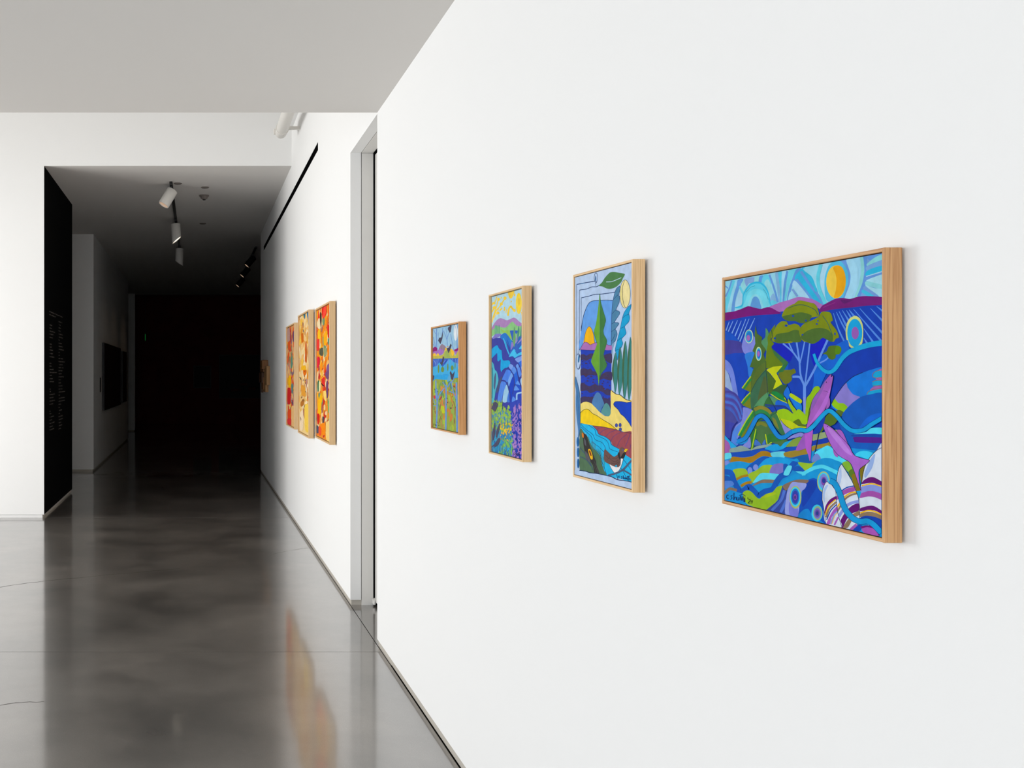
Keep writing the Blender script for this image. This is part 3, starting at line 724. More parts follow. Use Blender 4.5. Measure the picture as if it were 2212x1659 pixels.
    p.P((98,0,112),'810,1065 818,1022 930,985 1030,985 1160,1068 1160,1110 1040,1052 920,1052'); p.S((236,182,20),'818,1092 930,1055 1040,1067 1160,1122',22); p.P((142,118,92),'818,1155 826,1102 930,1072 1040,1082 1160,1140 1160,1205 1040,1152 930,1132'); p.P((0,62,168),'818,1165 900,1132 1040,1147 1160,1210 1160,1360 1050,1245 940,1195 830,1190')
    p.P((0,160,214),'752,770 830,770 805,880 785,860')
    p.P(WH,'460,650 480,500 510,400 540,363 600,450 700,620 760,770 800,900 812,1190 700,1330 540,1300 500,1150 460,900'); p.P((176,198,236),'500,470 530,410 540,560 500,700 475,640')
    p.S((20,70,180),'530,770 620,710 730,685',18); p.P((166,82,172),'470,840 560,760 640,718 735,700 752,752 640,792 560,832 470,900'); p.S((236,182,20),'470,1020 580,860 680,790 760,778',24); p.S((142,118,92),'480,1070 590,890 690,820 775,800',28); p.S((142,156,226),'500,1150 600,1000 700,940 800,918',46)
    p.P((98,0,112),'530,1310 525,1215 600,1080 700,980 802,948 806,1050 700,1102 620,1192 565,1310'); p.P((142,118,92),'562,1320 640,1190 720,1102 806,1060 808,1122 720,1172 640,1310'); p.S((166,92,180),'680,1345 770,1265',44); p.P((0,66,176),'720,1350 800,1270 850,1290 800,1370')
    p.P(WH,'250,900 255,760 290,660 320,628 380,660 440,740 460,850 470,1000 500,1150 545,1310 305,1250 270,1000'); p.P((170,196,238),'268,760 300,690 340,680 290,800 290,940 262,880')
    p.P((104,0,112),'283,1115 300,1000 360,900 455,843 462,882 370,962 310,1062 292,1135'); p.S((236,182,20),'298,1130 350,990 455,893',17); p.S((142,118,92),'308,1165 360,1030 462,930',30); p.S((20,60,170),'318,1200 380,1060 468,968',17); p.P((170,92,188),'315,1260 400,1080 472,998 482,1050 400,1152 365,1265'); p.S((136,150,222),'378,1265 430,1120 485,1068',20); p.S((236,186,40),'395,1265 440,1140 485,1090',11); p.S((170,92,188),'435,1280 492,1160',26)
    for s in ('250,900 270,1000 305,1250','455,740 460,850 470,1000 500,1150 548,1310','540,360 600,450 700,620 760,770 800,900 815,1190','838,660 880,420 960,258 1060,150 1140,105','250,900 255,760 290,660 320,628 380,660 440,740','460,640 480,500 510,400 540,360'): p.S((16,24,60),s,7)
    p.P((112,0,112),'835,1300 900,1278 1000,1288 1070,1345 1110,1430 960,1330 850,1325'); p.P((166,84,176),'848,1332 930,1302 1030,1332 1100,1430 1000,1420 880,1385')
    p.S((0,60,130),'360,610 440,655 515,800 565,960 625,1080 722,1180 830,1222 920,1210 1020,1260 1140,1385',92); p.S((0,152,214),'360,610 440,655 515,800 565,960 625,1080 722,1180 830,1222 920,1210 1020,1260 1140,1385',78)
    # fish
    p.use(*A4)
    p.P((82,112,26),'278,1322 300,1240 360,1188 440,1200 482,1270 440,1342 390,1372 300,1400 230,1480 220,1420'); p.P((0,56,172),'95,1495 200,1340 285,1240 270,1352 200,1482')
    p.O((166,96,190),(40,30,60),'372,600 385,642 402,622 407,662 372,850 342,990 290,1130 200,1242 110,1332 10,1420 40,1280 70,1160 120,1000 200,850 290,700',5); p.P((184,110,212),'345,850 372,800 332,1000 240,1172 130,1292 60,1350 200,1130'); p.P((142,96,178),'120,1000 200,850 290,700 260,820 160,1020 90,1140')
    p.P((146,96,186),'68,1160 100,1000 182,880 150,1000 90,1132'); p.P((160,96,186),'305,1115 352,955 362,1062 332,1112'); p.E((30,30,50),308,722,7,9); p.S((60,40,80),'265,855 310,860 340,880',4)
    p.use(*A5); p.P((156,92,190),'1370,40 1340,80 1235,295 1405,252 1430,100'); p.P((178,92,202),'1490,-60 1380,20 1380,240 1420,360 1452,462 1468,250'); 
    p.use(*A6)
    p.P((166,96,192),'462,-140 520,-155 572,-90 635,70 560,-20'); p.P((166,96,192),'415,140 430,220 478,258 482,200')
    p.O((172,104,206),(30,26,50),'262,-205 282,-250 400,-180 520,-60 650,80 700,180 745,232 850,272 957,295 920,347 812,432 800,540 832,755 790,640 720,440 660,330 500,232 400,112 320,-50',6); p.P((190,130,222),'330,-190 420,-140 540,0 640,130 700,230 600,180 460,20 360,-110'); p.E((30,30,50),328,-205,7,8)
    # lower ribbon
    p.use(*A3)
    p.S((10,60,120),'350,1625 470,1572 560,1420 640,1270 720,1232 800,1290 880,1420 970,1540 1060,1552 1180,1472 1300,1440 1400,1452 1500,1382 1600,1262 1700,1162 1760,1157 1850,1232 1950,1352 2050,1432 2130,1452 2250,1432 2380,1342 2540,1245',70)
    p.S((0,132,212),'350,1625 470,1572 560,1420 640,1270 720,1232 800,1290 880,1420 970,1540 1060,1552 1180,1472 1300,1440',60)
    p.S((0,160,217),'1180,1472 1300,1440 1400,1452 1500,1382 1600,1262 1700,1162 1760,1157 1850,1232 1950,1352 2050,1432 2130,1452 2250,1432 2380,1342 2540,1245',60)
    # signature
    p.use(*A5); K=(16,34,96)
    for s in ('218,988 195,985 185,1015 200,1040 222,1036','276,985 252,1000 270,1028 248,1052','300,948 295,1060 312,1015 330,1020 334,1062','345,1010 345,1056 365,1060 376,1012 378,1062','396,1062 402,990 420,1070 436,1000 452,1090 462,1020 466,1088','378,990 430,972 475,1002'): p.S(K,s,8)
    K=(18,26,30)
    for s in ('506,1018 514,1042','518,1056 540,1044 545,1066 514,1102 552,1100'): p.S(K,s,8)
    p.S(K,'563,1060 558,1086 584,1086',7,smooth=False); p.S(K,'581,1060 570,1112',7)
    return p
# ---- painting 2: window view with leaf tree, sand and two birds
s8 = 1659/190
B1, B2, B3 = (1220,550,s8), (1220,720,s8), (1220,890,s8)
def paint_window(W, Hh):
    p = Painting([px(B1,185,425), px(B1,1250,165), px(B3,1266,1452), px(B3,180,1157)], W, Hh)
    BG=(190,212,242); NV=(22,58,112)
    p.use(*B1)
    p.G(BG,'100,100 1400,0 1400,4700 100,4700')
    p.S(NV,'218,552 400,520 565,494',15); p.S((20,110,170),'290,540 370,526',8); p.S(NV,'216,552 215,1659 213,1900',8); p.S(NV,'268,662 300,652 400,640 500,602 580,600 645,572',13); p.S(NV,'269,662 262,1659 256,1840',8)
    p.S(NV,'300,802 450,770 560,740 700,735 935,704',13); p.S(NV,'303,800 298,1420',7)
    p.P((106,166,236),'296,1420 340,1150 400,980 450,900 530,862 640,857 780,857 895,862 870,1100 868,1720 296,1820')
    p.S(NV,'297,1420 340,1150 410,960 460,890 530,860 640,855 780,850 895,862',11)
    p.E(NV,577,430,35,94); p.E(BG,577,430,27,82); p.P((20,112,172),'572,390 585,430 582,500 566,480'); p.S(NV,'572,400 566,470 585,520 562,545',9); p.S(NV,'572,545 574,590',6)
    p.P((78,130,76),'630,582 690,520 740,440 830,345 910,330 1000,345 1114,372 1080,450 1040,530 950,610 850,642 770,632 700,597'); p.S((190,216,232),'768,512 870,508 960,475 1050,438',13)
    # moon
    p.E((40,50,60),1121,741,101,266); p.E((246,230,166),1121,741,94,258); p.P((240,224,148),'1105,500 1072,620 1072,790 1100,930 1125,985 1060,900 1030,740 1050,600'); p.S((50,56,60),'1112,492 1075,620 1075,790 1100,930 1128,992',8)
    # feathers
    p.O((80,136,172),NV,'1022,588 960,640 920,750 890,900 875,1100 866,1500 866,1740 890,1700 905,1640 935,1622 975,1500 960,1420 942,1390 1005,1300 990,1270 930,1255 1020,1110 1010,1060 955,1030 1010,900 1022,790 1000,760 1030,640',8)
    for s in ('905,840 960,780 1000,745','880,1110 920,1060 960,1030','868,1440 920,1400 945,1385','868,1300 910,1270 935,1255','868,1620 905,1560 940,1480'): p.S(NV,s,7)
    p.P((130,166,198),'868,1700 930,1640 900,1760 878,1900 868,1900')
    p.O((0,162,212),(0,96,150),'1238,932 1180,980 1110,1080 1070,1200 1030,1400 990,1560 955,1700 940,1790 965,1860 978,1972 1000,1890 1012,1790 1050,1740 1082,1655 1062,1575 1142,1480 1130,1400 1118,1340 1190,1260 1210,1180 1195,1100 1226,1010',8)
    for s in ('1075,1190 1130,1140 1200,1115','1035,1380 1080,1360 1122,1345','985,1610 1030,1570 1075,1555','945,1790 990,1775 1030,1760'): p.S((0,96,150),s,9)
    # sun and hills
    p.O((250,186,0),(120,90,70),'350,1690 370,1500 410,1380 450,1338 490,1370 530,1480 547,1600 547,1690',7)
    p.use(*B2)
    p.G((26,62,182),'296,240 870,215 868,1560 780,1560 500,1340 296,1340')
    p.O((176,116,186),(70,50,80),'290,262 298,240 340,170 380,143 430,160 470,195 520,175 610,158 620,290 290,284',7); p.P((176,116,186),'760,180 800,200 872,215 872,292 740,288'); p.S((70,50,80),'770,175 810,205 870,212',7)
    DW=(64,52,92)
    for s in ('292,380 350,370 400,395 480,358 560,375 560,470 480,453 400,492 340,470 292,482','720,400 800,368 876,370 876,542 800,522 740,472','292,650 370,638 430,655 480,638 520,690 620,700 620,772 500,762 430,770 390,802 340,760 292,772','660,780 760,710 876,713 876,862 780,852 720,832 650,855','292,920 350,908 400,950 470,970 560,928 620,960 700,960 740,1040 800,1030 876,1060 876,1145 780,1142 700,1082 600,1062 540,1082 470,1102 400,1052 292,1062','292,1190 370,1163 440,1180 520,1168 570,1200 530,1310 400,1272 292,1300','680,1200 760,1198 850,1250 876,1390 730,1330'): p.P(DW,s)
    p.D([(52,56,120),(74,46,74),(58,48,104)],300,860,380,1290,90,(10,26),(6,16))
    # leaf tree
    p.use(*B1)
    p.P((106,166,50),'650,745 632,900 608,1100 580,1290 540,1440 570,1560 600,1650 560,1780 500,1940 493,2010 560,2140 610,2250 637,2420 660,1500'); p.P((64,124,64),'648,745 670,880 710,1030 764,1210 745,1310 720,1410 730,1490 775,1570 787,1630 760,1740 725,1880 782,2040 770,2112 690,2212 650,2312 638,2420 646,1500'); p.S((130,186,110),'647,800 645,2250',5); p.S(DW,'638,2400 642,2580',6)
    p.S((50,100,60),'540,1440 570,1560 600,1650',7)
    # cypress leaves
    p.use(*B2)
    for s,d in (('945,345 895,550 883,720 918,950 940,1110 975,950 987,720 972,500','945,345 895,550 883,720 918,950 930,1050 915,800 920,560'),('1035,235 1000,450 983,700 998,1000 1020,1140 1062,1000 1087,750 1077,500','1035,235 1000,450 983,700 998,1000 1012,1090 1012,760 1030,450'),('1132,130 1090,350 1073,700 1088,1050 1120,1230 1162,1000 1177,700 1167,350','1132,130 1090,350 1073,700 1088,1050 1108,1180 1105,760 1125,350'),('1222,65 1185,350 1168,750 1178,1080 1205,1260 1245,1050 1275,800 1270,250 1242,120','1222,65 1185,350 1168,750 1178,1080 1195,1200 1200,760 1215,350')):
        p.P((56,132,128),s); p.P((64,104,72),d)
    # sand
    p.P((246,222,124),'862,1065 940,1110 980,1130 1040,1140 1140,1220 1210,1245 1290,1275 1290,1900 1060,1815 900,1785 600,1705 285,1610 285,1325 350,1270 410,1263 480,1288 560,1360 640,1452 720,1522 780,1542 840,1532 862,1400')
    p.S((30,36,50),'878,1063 960,1125 1040,1145 1140,1225 1280,1272',11); p.S((60,60,70),'290,1300 350,1268 410,1262 480,1288',6)
    p.O((0,66,192),(20,30,80),'913,1312 950,1268 1060,1268 1160,1290 1290,1315 1290,1770 1200,1662 1120,1560 1050,1502 1000,1420 930,1352',8)
    p.P((251,212,15),'285,1480 340,1422 410,1400 450,1420 520,1490 600,1530 700,1600 790,1650 850,1690 990,1815 700,1755 285,1680'); p.S((50,44,30),'285,1480 340,1425 410,1402 460,1430 520,1490 600,1530 700,1600 790,1655 860,1700 990,1815',9)
    p.P((80,130,182),'508,1302 530,1200 580,1110 620,1088 670,1130 710,1230 737,1312 700,1372 660,1462 580,1382'); p.P((90,152,152),'678,1472 700,1400 740,1320 785,1293 830,1340 857,1420 857,1502 820,1542 760,1532')
    # lower panel
    p.use(*B3)
    p.P((160,76,86),'500,232 700,258 900,298 980,320 1100,360 1290,388 1290,940 1150,820 1100,720 1030,690 900,610 850,520 640,400 600,320'); p.S((50,40,50),'290,185 500,232 700,258 900,298 980,320 1100,362 1280,388',8)
    for s in ('610,312 640,285 690,270','650,402 690,350 760,308 820,295','760,452 830,380 900,345 970,325','870,532 900,460 980,400 1070,365','980,642 1040,520 1110,450 1170,400','1140,642 1190,520 1232,395','1215,780 1240,600'): p.S((70,60,130),s,7)
    for e in ((970,233,28,38),(1040,230,26,40),(1045,310,27,36)): p.E((40,46,110),*e); p.E((64,80,170),e[0],e[1],e[2]-6,e[3]-6)
    p.P((25,186,236),'285,195 430,213 520,238 600,320 640,400 760,450 850,520 880,600 1020,680 1150,800 1290,935 1290,1360 1100,1270 980,1240 800,1200 740,1092 690,952 660,830 620,760 500,640 460,560 430,450 380,380 285,310')
    for s in ('300,208 400,310 520,400 570,500 700,560 760,660 745,750','440,220 560,310 590,410 760,500 820,580 850,680 1000,740','300,255 400,350 500,450 520,550 640,640 740,742','430,450 480,590 560,690 650,760 690,900 750,1062 785,1170','520,240 600,320 640,400 760,450 850,520 880,600 1020,680','1100,880 1180,980 1260,1110','1050,1040 1110,1130 1160,1230'): p.S((20,70,130),s,9)
    p.P((84,116,86),'280,315 370,390 430,460 470,570 520,660 620,750 670,840 690,960 740,1092 778,1180 520,1140 390,1108 276,1085')
    for k in range(34):
        xx = 285+14*k; y0 = 350+max(0,(xx-370))*1.05+p.rnd.uniform(0,120); y1=min(1150, y0+p.rnd.uniform(120,420))
        if y1 > y0: p.S((70,132,76) if k % 2 else (96,104,100), [(xx,y0),(xx+p.rnd.uniform(-8,8),y1)], 5)
    p.S((62,84,122),'278,650 400,800 500,1000 520,1080',12); p.S((62,84,122),'278,820 400,880 490,1000',11)
    p.P((50,48,48),'328,380 360,383 400,410 422,470 450,560 480,640 530,780 582,905 600,1000 652,1150 560,1140 530,1000 480,922 400,862 370,720 350,600 340,480'); p.P((92,92,102),'360,470 390,520 402,620 370,580'); p.P((90,90,98),'380,720 440,790 482,922 400,872'); p.P((226,126,30),'318,368 350,392 352,462 325,442')
    p.P((242,188,20),'438,690 480,686 520,800 523,872 490,872 460,800'); p.P((132,52,20),'450,710 480,718 502,802 480,805')
    for s in ('560,920 620,1140','540,960 590,1140','590,960 640,1140'): p.S((100,98,96),s,5)
    p.O((242,242,242),(20,50,90),'828,948 900,1000 1000,1020 1060,860 1103,868 1080,970 1040,1070 980,1142 930,1132 870,1042',7)
    p.P((112,82,76),'758,688 860,780 930,830 1000,800 1052,900 1052,992 1000,1034 975,985 930,1012 860,982 750,912 738,760')
    for s in ('860,790 840,850 800,880','890,860 960,870 1000,840','885,905 960,925 1010,885','880,950 960,965 1020,925','770,800 830,860 880,880','990,990 1020,960 1040,920'): p.S((60,44,44),s,6)
    p.E((112,86,80),1078,748,56,96); p.P((42,40,40),'1055,852 1110,758 1155,748 1112,864'); p.P((38,38,40),'998,782 1030,738 1052,850 1057,922 1010,832'); p.E((80,90,150),1100,705,12,18); p.P((246,202,20),'1123,722 1150,683 1192,694 1150,742'); p.S((60,50,20),'1135,720 1180,700',4)
    p.S((76,96,126),'815,1190 980,1142 1100,1080 1200,972 1285,880',36); p.S((76,96,126),'1090,1080 1180,1130 1285,1200',28)
    p.P(BG,'270,1088 390,1105 470,1135 600,1150 760,1185 880,1215 1000,1275 1150,1295 1300,1332 1300,1500 150,1200 150,1080',smooth=False); p.S((20,46,90),'272,1086 390,1102 470,1132 600,1147 760,1182 880,1212 1000,1272 1150,1292 1300,1328',15)
    p.S((30,60,110),'980,1170 1000,1260',10)
    K=(16,44,110)
    for s in ('1040,1205 1018,1200 1015,1225 1040,1225','1090,1205 1068,1215 1085,1235 1065,1252','1110,1190 1105,1255 1122,1230 1135,1262','1145,1225 1150,1262 1170,1235 1172,1268','1190,1200 1190,1285','1210,1205 1212,1290','1175,1215 1235,1200','1232,1240 1238,1285'): p.S(K,s,11)
    # left border
    p.use(*B2)
    p.P((70,126,180),'193,785 225,880 265,1050 288,1260 288,1700 275,1860 245,1960 250,1820 225,1600 205,1300 210,1060 188,900'); p.S((50,90,150),'215,1060 240,1180 260,1480 272,1700',6)
    p.E(NV,250,505,44,148); p.E(BG,250,505,35,136); p.G(BG,'262,430 300,430 300,540 280,560'); p.P((24,122,172),'258,380 272,430 266,500 250,520 248,470'); p.S(NV,'262,365 276,420 266,510 250,520',8)
    p.use(*B3)
    for e in ((242,540,22,92),(245,740,20,94),(246,950,18,92)): p.E((25,112,178),*e); p.E((20,90,150),e[0]+6,e[1],8,e[3]*.8)
    p.use(*B2); p.S((200,210,225),'292,280 290,1300',6)
    return p
# ---- painting 3: river valley with lavender and yellow sky marks
sC = 1659/130
C1, C2, C3 = (1040,605,sC), (1040,735,sC), (1040,875,sC)
def paint_river(W, Hh):
    p = Painting([px(C1,246,475), px(C1,1112,243), px(C3,1096,1502), px(C3,238,1257)], W, Hh)
    p.use(*C1)
    p.G((58,66,162),'100,100 1300,0 1300,5200 100,5200')
    p.G((186,222,236),'100,100 1300,0 1300,1600 100,1600')
    Y=(250,210,62); Y2=(246,216,130)
    for s,w in (('420,545 370,750 290,1000 250,1170',26),('600,520 520,640 440,770 380,830 310,980 250,1180',32),('300,790 245,900',38),('590,750 580,860',34),('645,820 622,910',26),('680,1000 700,830 750,735 790,790 840,850 872,890',48),('1045,890 1072,1090',34),('380,470 340,600 245,700',26),('520,790 460,850',40)): p.S(Y,s,w)
    for s in ('400,930 300,1050 250,1180','440,800 350,980 270,1120','640,850 620,920','1090,760 1050,960'): p.S(Y2,s,20)
    for e in ((428,540,34,48),(600,510,42,48),(500,670,44,44),(320,770,52,42),(300,650,46,34),(410,920,44,38),(845,845,40,40),(497,500,14,24),(860,420,20,40),(768,605,12,24)): p.E(Y,*e)
    p.P((246,208,72),'685,350 850,300 825,430 780,515 720,505'); p.P(Y,'1055,255 1130,230 1130,360 1080,325')
    p.E((251,216,52),970,660,78,292); p.E((236,216,110),975,690,52,228); p.E((252,218,56),975,690,42,200); p.E((240,196,60),975,620,20,110)
    p.P((176,136,190),'220,1380 330,1180 410,1090 480,1062 560,1085 650,1120 740,1090 830,1050 900,1080 980,1160 1060,1213 1140,1225 1140,1340 600,1345 220,1420')
    p.P((142,202,132),'220,1420 320,1335 335,1262 460,1300 600,1325 680,1270 740,1200 800,1163 850,1210 930,1280 1030,1290 1140,1320 1140,1500 800,1690 700,1650 600,1500 480,1492 350,1502 220,1570'); p.P((152,196,92),'480,1360 600,1410 720,1390 790,1640 650,1570 540,1450')
    for x in (340,380,415,450): p.S((62,142,136),[(x,1255),(x-3,1380),(x,1505)],15)
    p.P((132,126,202),'262,1630 340,1500 480,1490 505,1540 400,1592'); p.P((36,122,206),'470,1580 540,1490 610,1470 660,1512 750,1642 820,1750 780,1960 640,1720 560,1680')
    p.P((48,98,192),'733,1420 800,1403 945,1415 900,1512 880,1485 800,1680 770,1570')
    p.P((50,100,190),'800,1780 880,1640 960,1600 1140,1420 1140,2260 900,2160 720,2100 740,1960')
    p.P((152,142,202),'875,1680 932,1500 940,1680 860,1780'); p.P((150,140,206),'990,1680 1140,1490 1140,1560 1040,1680 920,1790')
    p.P((112,168,106),'852,1305 820,1500 808,1700 842,1860 885,1650 872,1450'); p.P((74,142,122),'962,1275 930,1500 935,1680 972,1550 987,1400'); p.P((70,142,126),'1042,1252 1010,1480 1010,1620 1052,1520 1062,1380'); p.S((40,110,120),'850,1310 838,1600',7); p.S((30,70,120),'1092,1430 1090,1500',12)
    p.use(*C2)
    for s,w,c in (('560,-40 640,220 712,405',30,(62,186,236)),('615,40 690,335',16,(62,186,236)),('660,0 760,300',18,(30,80,180)),('700,-60 800,120',16,(50,140,220)),('600,20 670,280',8,(30,90,190))): p.S(c,s,w)
    p.P((72,196,242),'968,255 1140,60 1140,215'); p.P((72,196,242),'700,468 832,262 900,340 912,400 1000,350 1140,310 1140,385 960,442 860,502 800,450'); p.S((30,80,180),'860,300 940,370 1100,290',12); p.P((148,130,206),'780,60 832,150 750,285')
    p.P((128,162,236),'868,532 1000,470 1140,400 1140,552 960,632'); p.P((40,108,218),'958,642 1020,590 1140,545 1140,722 1000,762'); p.P((116,156,236),'1000,772 1140,725 1140,1000 1050,902')
    p.P((14,166,224),'220,290 380,148 430,220 470,270 512,300 527,500 560,570 700,568 742,650 690,742 620,782 560,822 505,884 478,800 485,600 480,538 430,592 398,560 390,370 330,420 220,520')
    p.P((82,182,202),'200,650 290,648 330,820 380,870 412,1000 422,1132 350,1400 300,1680 200,1700'); p.S((40,132,152),'260,760 270,1100 255,1600',26); p.P((78,92,132),'345,900 362,1050 330,1350 298,1300 310,1050'); p.P((74,84,124),'425,1150 500,1000 515,1100 420,1400 360,1460 390,1300')
    p.P((76,132,232),'518,1095 600,900 640,828 700,828 765,902 680,1142 640,1162 600,1112'); p.P((122,172,242),'678,1132 770,908 825,1000 730,1202 700,1282'); p.P((84,138,232),'400,1700 420,1500 490,1168 560,1148 632,1202 540,1500 500,1700'); p.P((162,206,234),'535,1700 560,1450 640,1228 692,1400 692,1452 650,1700'); p.P((66,120,220),'650,1700 690,1460 725,1500 740,1700')
    p.P((12,66,192),'718,1700 718,1350 740,1180 812,1008 842,1100 842,1300 790,1500 765,1700'); p.P((26,102,218),'838,952 922,868 952,1100 880,1235 850,1152'); p.P((126,162,236),'698,742 740,668 822,720 770,832'); p.P((92,146,232),'768,832 840,740 902,850 840,952'); p.P((112,162,242),'888,722 940,668 972,740 930,802'); p.P((92,142,236),'928,812 1000,768 1042,952 980,1032')
    p.P((36,72,188),'770,1900 830,1400 1140,1380 1140,1900'); p.P((96,152,236),'888,1222 940,1128 1002,1252'); p.P((96,152,236),'838,1392 880,1258 985,1372'); p.P((20,80,200),'890,1235 1000,1260 1050,1400 980,1370'); p.P((90,145,235),'780,1700 810,1560 880,1640 860,1760')
    for s,w in (('515,870 600,792 680,788 760,860 822,980 852,1200 800,1500',24),('485,1135 540,1113 600,1140 670,1240 722,1450 742,1700',24),('868,738 920,850 960,1050 1040,1280 1095,1420',26),('948,650 1010,780 1060,950 1130,1080',26)): p.S((48,62,152),s,w)
    p.S((166,208,246),'1070,1055 1030,1110 1040,1200 1085,1330 1090,1440 930,1480 910,1580 912,1760',42); p.P((40,90,200),'1050,1120 1110,1110 1110,1260 1080,1230')
    # flower bank
    p.use(*C3)
    p.P((72,142,178),'150,200 300,60 420,-60 520,120 640,200 740,260 800,500 830,1000 840,1500 150,1400')
    p.P((50,70,182),'720,-20 1200,-60 1200,1600 830,1500 820,900 760,400')
    p.D([(150,190,76),(128,176,84),(160,196,90)],240,760,60,700,150,(14,30),(30,75),.25); p.D([(150,190,76)],250,520,-130,180,40,(9,16),(30,80),.2)
    p.D([(84,150,190),(110,150,200),(70,130,190)],250,780,200,900,60,(6,12),(22,60),.3)
    p.D([(240,202,52),(226,180,50)],460,800,480,1000,46,(12,26),(20,52),.3)
    p.D([(40,150,196),(60,170,210),(36,110,190)],240,820,850,1400,110,(10,20),(30,80),.25); p.D([(130,190,90)],440,830,900,1400,50,(10,18),(30,90),.25)
    p.D([(170,128,208),(150,122,206),(184,138,204)],800,1100,0,1500,150,(12,28),(26,80),.35); p.D([(36,66,186),(30,50,160)],800,1100,100,1500,70,(9,16),(20,50),.5)
    DL=(78,76,102)
    for s in ('245,90 280,0 330,-90 420,-20 380,102 335,182 265,112','332,490 345,700 300,945 268,945 258,800 300,600','465,495 455,640 390,885 358,852 370,720','225,1160 330,1050 430,908 485,930 440,1052 360,1142 300,1122'): p.P(DL,s)
    p.S((90,170,200),'290,1020 330,920 380,880',12); p.S((90,170,200),'260,1050 250,800',12)
    K=(30,20,60)
    for s in ('862,1310 840,1320 845,1360 870,1355','905,1320 885,1340 900,1365 882,1390','930,1320 925,1385 945,1360','965,1340 970,1390','990,1300 980,1395','975,1310 1005,1305','1045,1390 1060,1380 1062,1410 1042,1440','1075,1380 1090,1385 1070,1440'): p.S(K,s,13)
    return p

# ---- painting 4: birds over a lake behind blue trunks
D1, D2 = (915,685,sC), (915,815,sC)
def paint_birds(W, Hh):
    p = Painting([px(D1,213,322), px(D1,940,183), px(D2,932,1527), px(D2,243,1367)], W, Hh)
    p.use(*D1)
    p.G((160,201,226),'50,50 1200,0 1200,1300 50,1300')
    LB=(112,152,212)
    for s,w in (('310,320 312,860',26),('230,560 285,850',18),('480,300 455,520',16),('500,380 590,640 600,860',16),('690,470 765,920',16),('645,440 590,640',16),('795,190 852,430 862,920',22),('885,215 852,430',14),('945,540 880,890',18),('225,330 290,470',14),('225,760 280,850',12),('360,420 345,860',10),('560,300 600,560',10)): p.S(LB,s,w)
    p.E((233,239,243),825,440,54,232); p.S((150,160,200),'810,230 850,420 850,640',10)
    p.P((140,0,112),'190,930 265,833 335,880 320,962 190,985'); p.P((150,130,146),'370,920 450,762 565,850 505,972 430,962'); p.P((142,0,112),'785,932 960,862 960,940 830,985'); p.E((140,10,110),357,950,14,22)
    p.P((166,116,192),'190,990 280,960 350,940 420,890 520,980 430,1075 300,1052 190,1035'); p.P((166,116,192),'755,915 830,980 890,950 840,1095')
    p.P((242,196,62),'190,1060 270,1018 302,1060 302,1170 190,1180'); p.E((242,196,62),352,1090,38,64); p.P((196,186,80),'200,1110 430,1080 500,1030 560,868 600,900 640,1032 690,896 780,1000 812,1100 960,850 960,1175 200,1185')
    p.P((242,196,62),'530,980 560,868 600,900 590,960'); p.P((246,196,50),'695,895 750,940 790,1010 740,1110 705,1000'); p.P((242,196,62),'890,1010 960,840 960,930'); p.P((160,180,92),'525,1170 540,990 590,940 640,1042 690,1170'); p.P((160,180,92),'865,1165 900,990 960,930 960,1165')
    p.S((240,170,80),'590,850 630,830',20)
    p.G((62,102,192),'150,1178 1000,1163 1000,1700 150,1700'); p.P((40,80,180),'520,1300 570,1200 600,1260 560,1400'); p.P((70,176,226),'200,1440 330,1370 400,1282 480,1402 600,1252 680,1198 780,1282 960,1380 960,1700 200,1700')
    for s,w in (('232,1200 290,1290 310,1400',16),('365,1180 330,1420',14),('560,1210 500,1300',16),('640,1190 560,1420',14),('735,1180 720,1320',14),('820,1190 850,1400',16),('880,1200 870,1400',12),('620,1500 640,1200',12),('310,1200 310,1380',10)): p.S((116,150,224),s,w)
    p.S((40,150,220),'430,1650 500,1625 600,1625 660,1650',16)
    for e in ((480,1480,42,78),(735,1440,36,74),(375,1460,20,116),(618,1420,18,104),(905,1530,26,74),(810,1380,12,100)): p.E((112,146,72),*e)
    DK=(72,68,90)
    for s in ('358,662 385,580 440,570 487,380 472,600 420,765','613,332 630,280 700,218 717,250 692,420 665,445','583,890 640,870 692,755 722,800 682,920 640,1035','403,1292 455,1270 492,1095 522,1150 502,1280 465,1375','668,1582 690,1518 740,1620 805,1525 772,1700 735,1770','885,1382 945,1270 945,1490'): p.G(DK,s)
    p.use(*D2)
    p.G((152,166,72),'100,90 1100,60 1100,1700 100,1600')
    p.D([(166,192,72),(150,176,80),(176,190,60)],240,930,120,1450,70,(22,48),(70,190),.2); p.D([(214,136,72),(200,130,60)],380,930,250,1150,26,(18,40),(50,140),.3); p.D([(112,152,92),(90,140,110)],240,930,120,900,26,(14,30),(50,130),.3); p.D([(186,130,90),(150,110,70)],240,930,700,1400,20,(10,20),(60,140),.25)
    p.P((46,166,226),'225,150 255,-20 640,-20 610,102 500,105 300,85'); p.P(DK,'190,-10 265,-10 245,110 190,120'); p.P((90,170,215),'640,-10 700,-10 690,120 600,160')
    p.P(DK,'695,-20 775,-20 760,90 730,112 705,60')
    p.P((192,206,40),'448,828 522,828 545,980 490,1015'); p.P((190,40,60),'420,600 460,540 470,560 430,660'); p.P((150,20,60),'760,280 800,270 805,330'); p.P((226,120,50),'775,220 820,230 815,300'); p.P((200,60,70),'250,540 300,530 310,600 270,620')
    for s,w in (('335,360 348,700 335,1420',38),('345,720 400,520 535,325',26),('345,820 250,790',22),('300,760 240,600',18),('325,640 315,380 310,120',32),('575,240 582,700 575,1460',38),('570,290 490,165',26),('620,310 680,190 770,120',30),('760,130 800,20',18),('850,180 856,700 862,1520',42),('852,650 770,450 705,165',26),('785,475 655,415',22),('800,195 700,175',14)): p.S((114,154,214),s,w)
    p.D([(60,50,40)],240,930,350,1250,16,(5,11),(14,34),.4)
    K=(30,40,40)
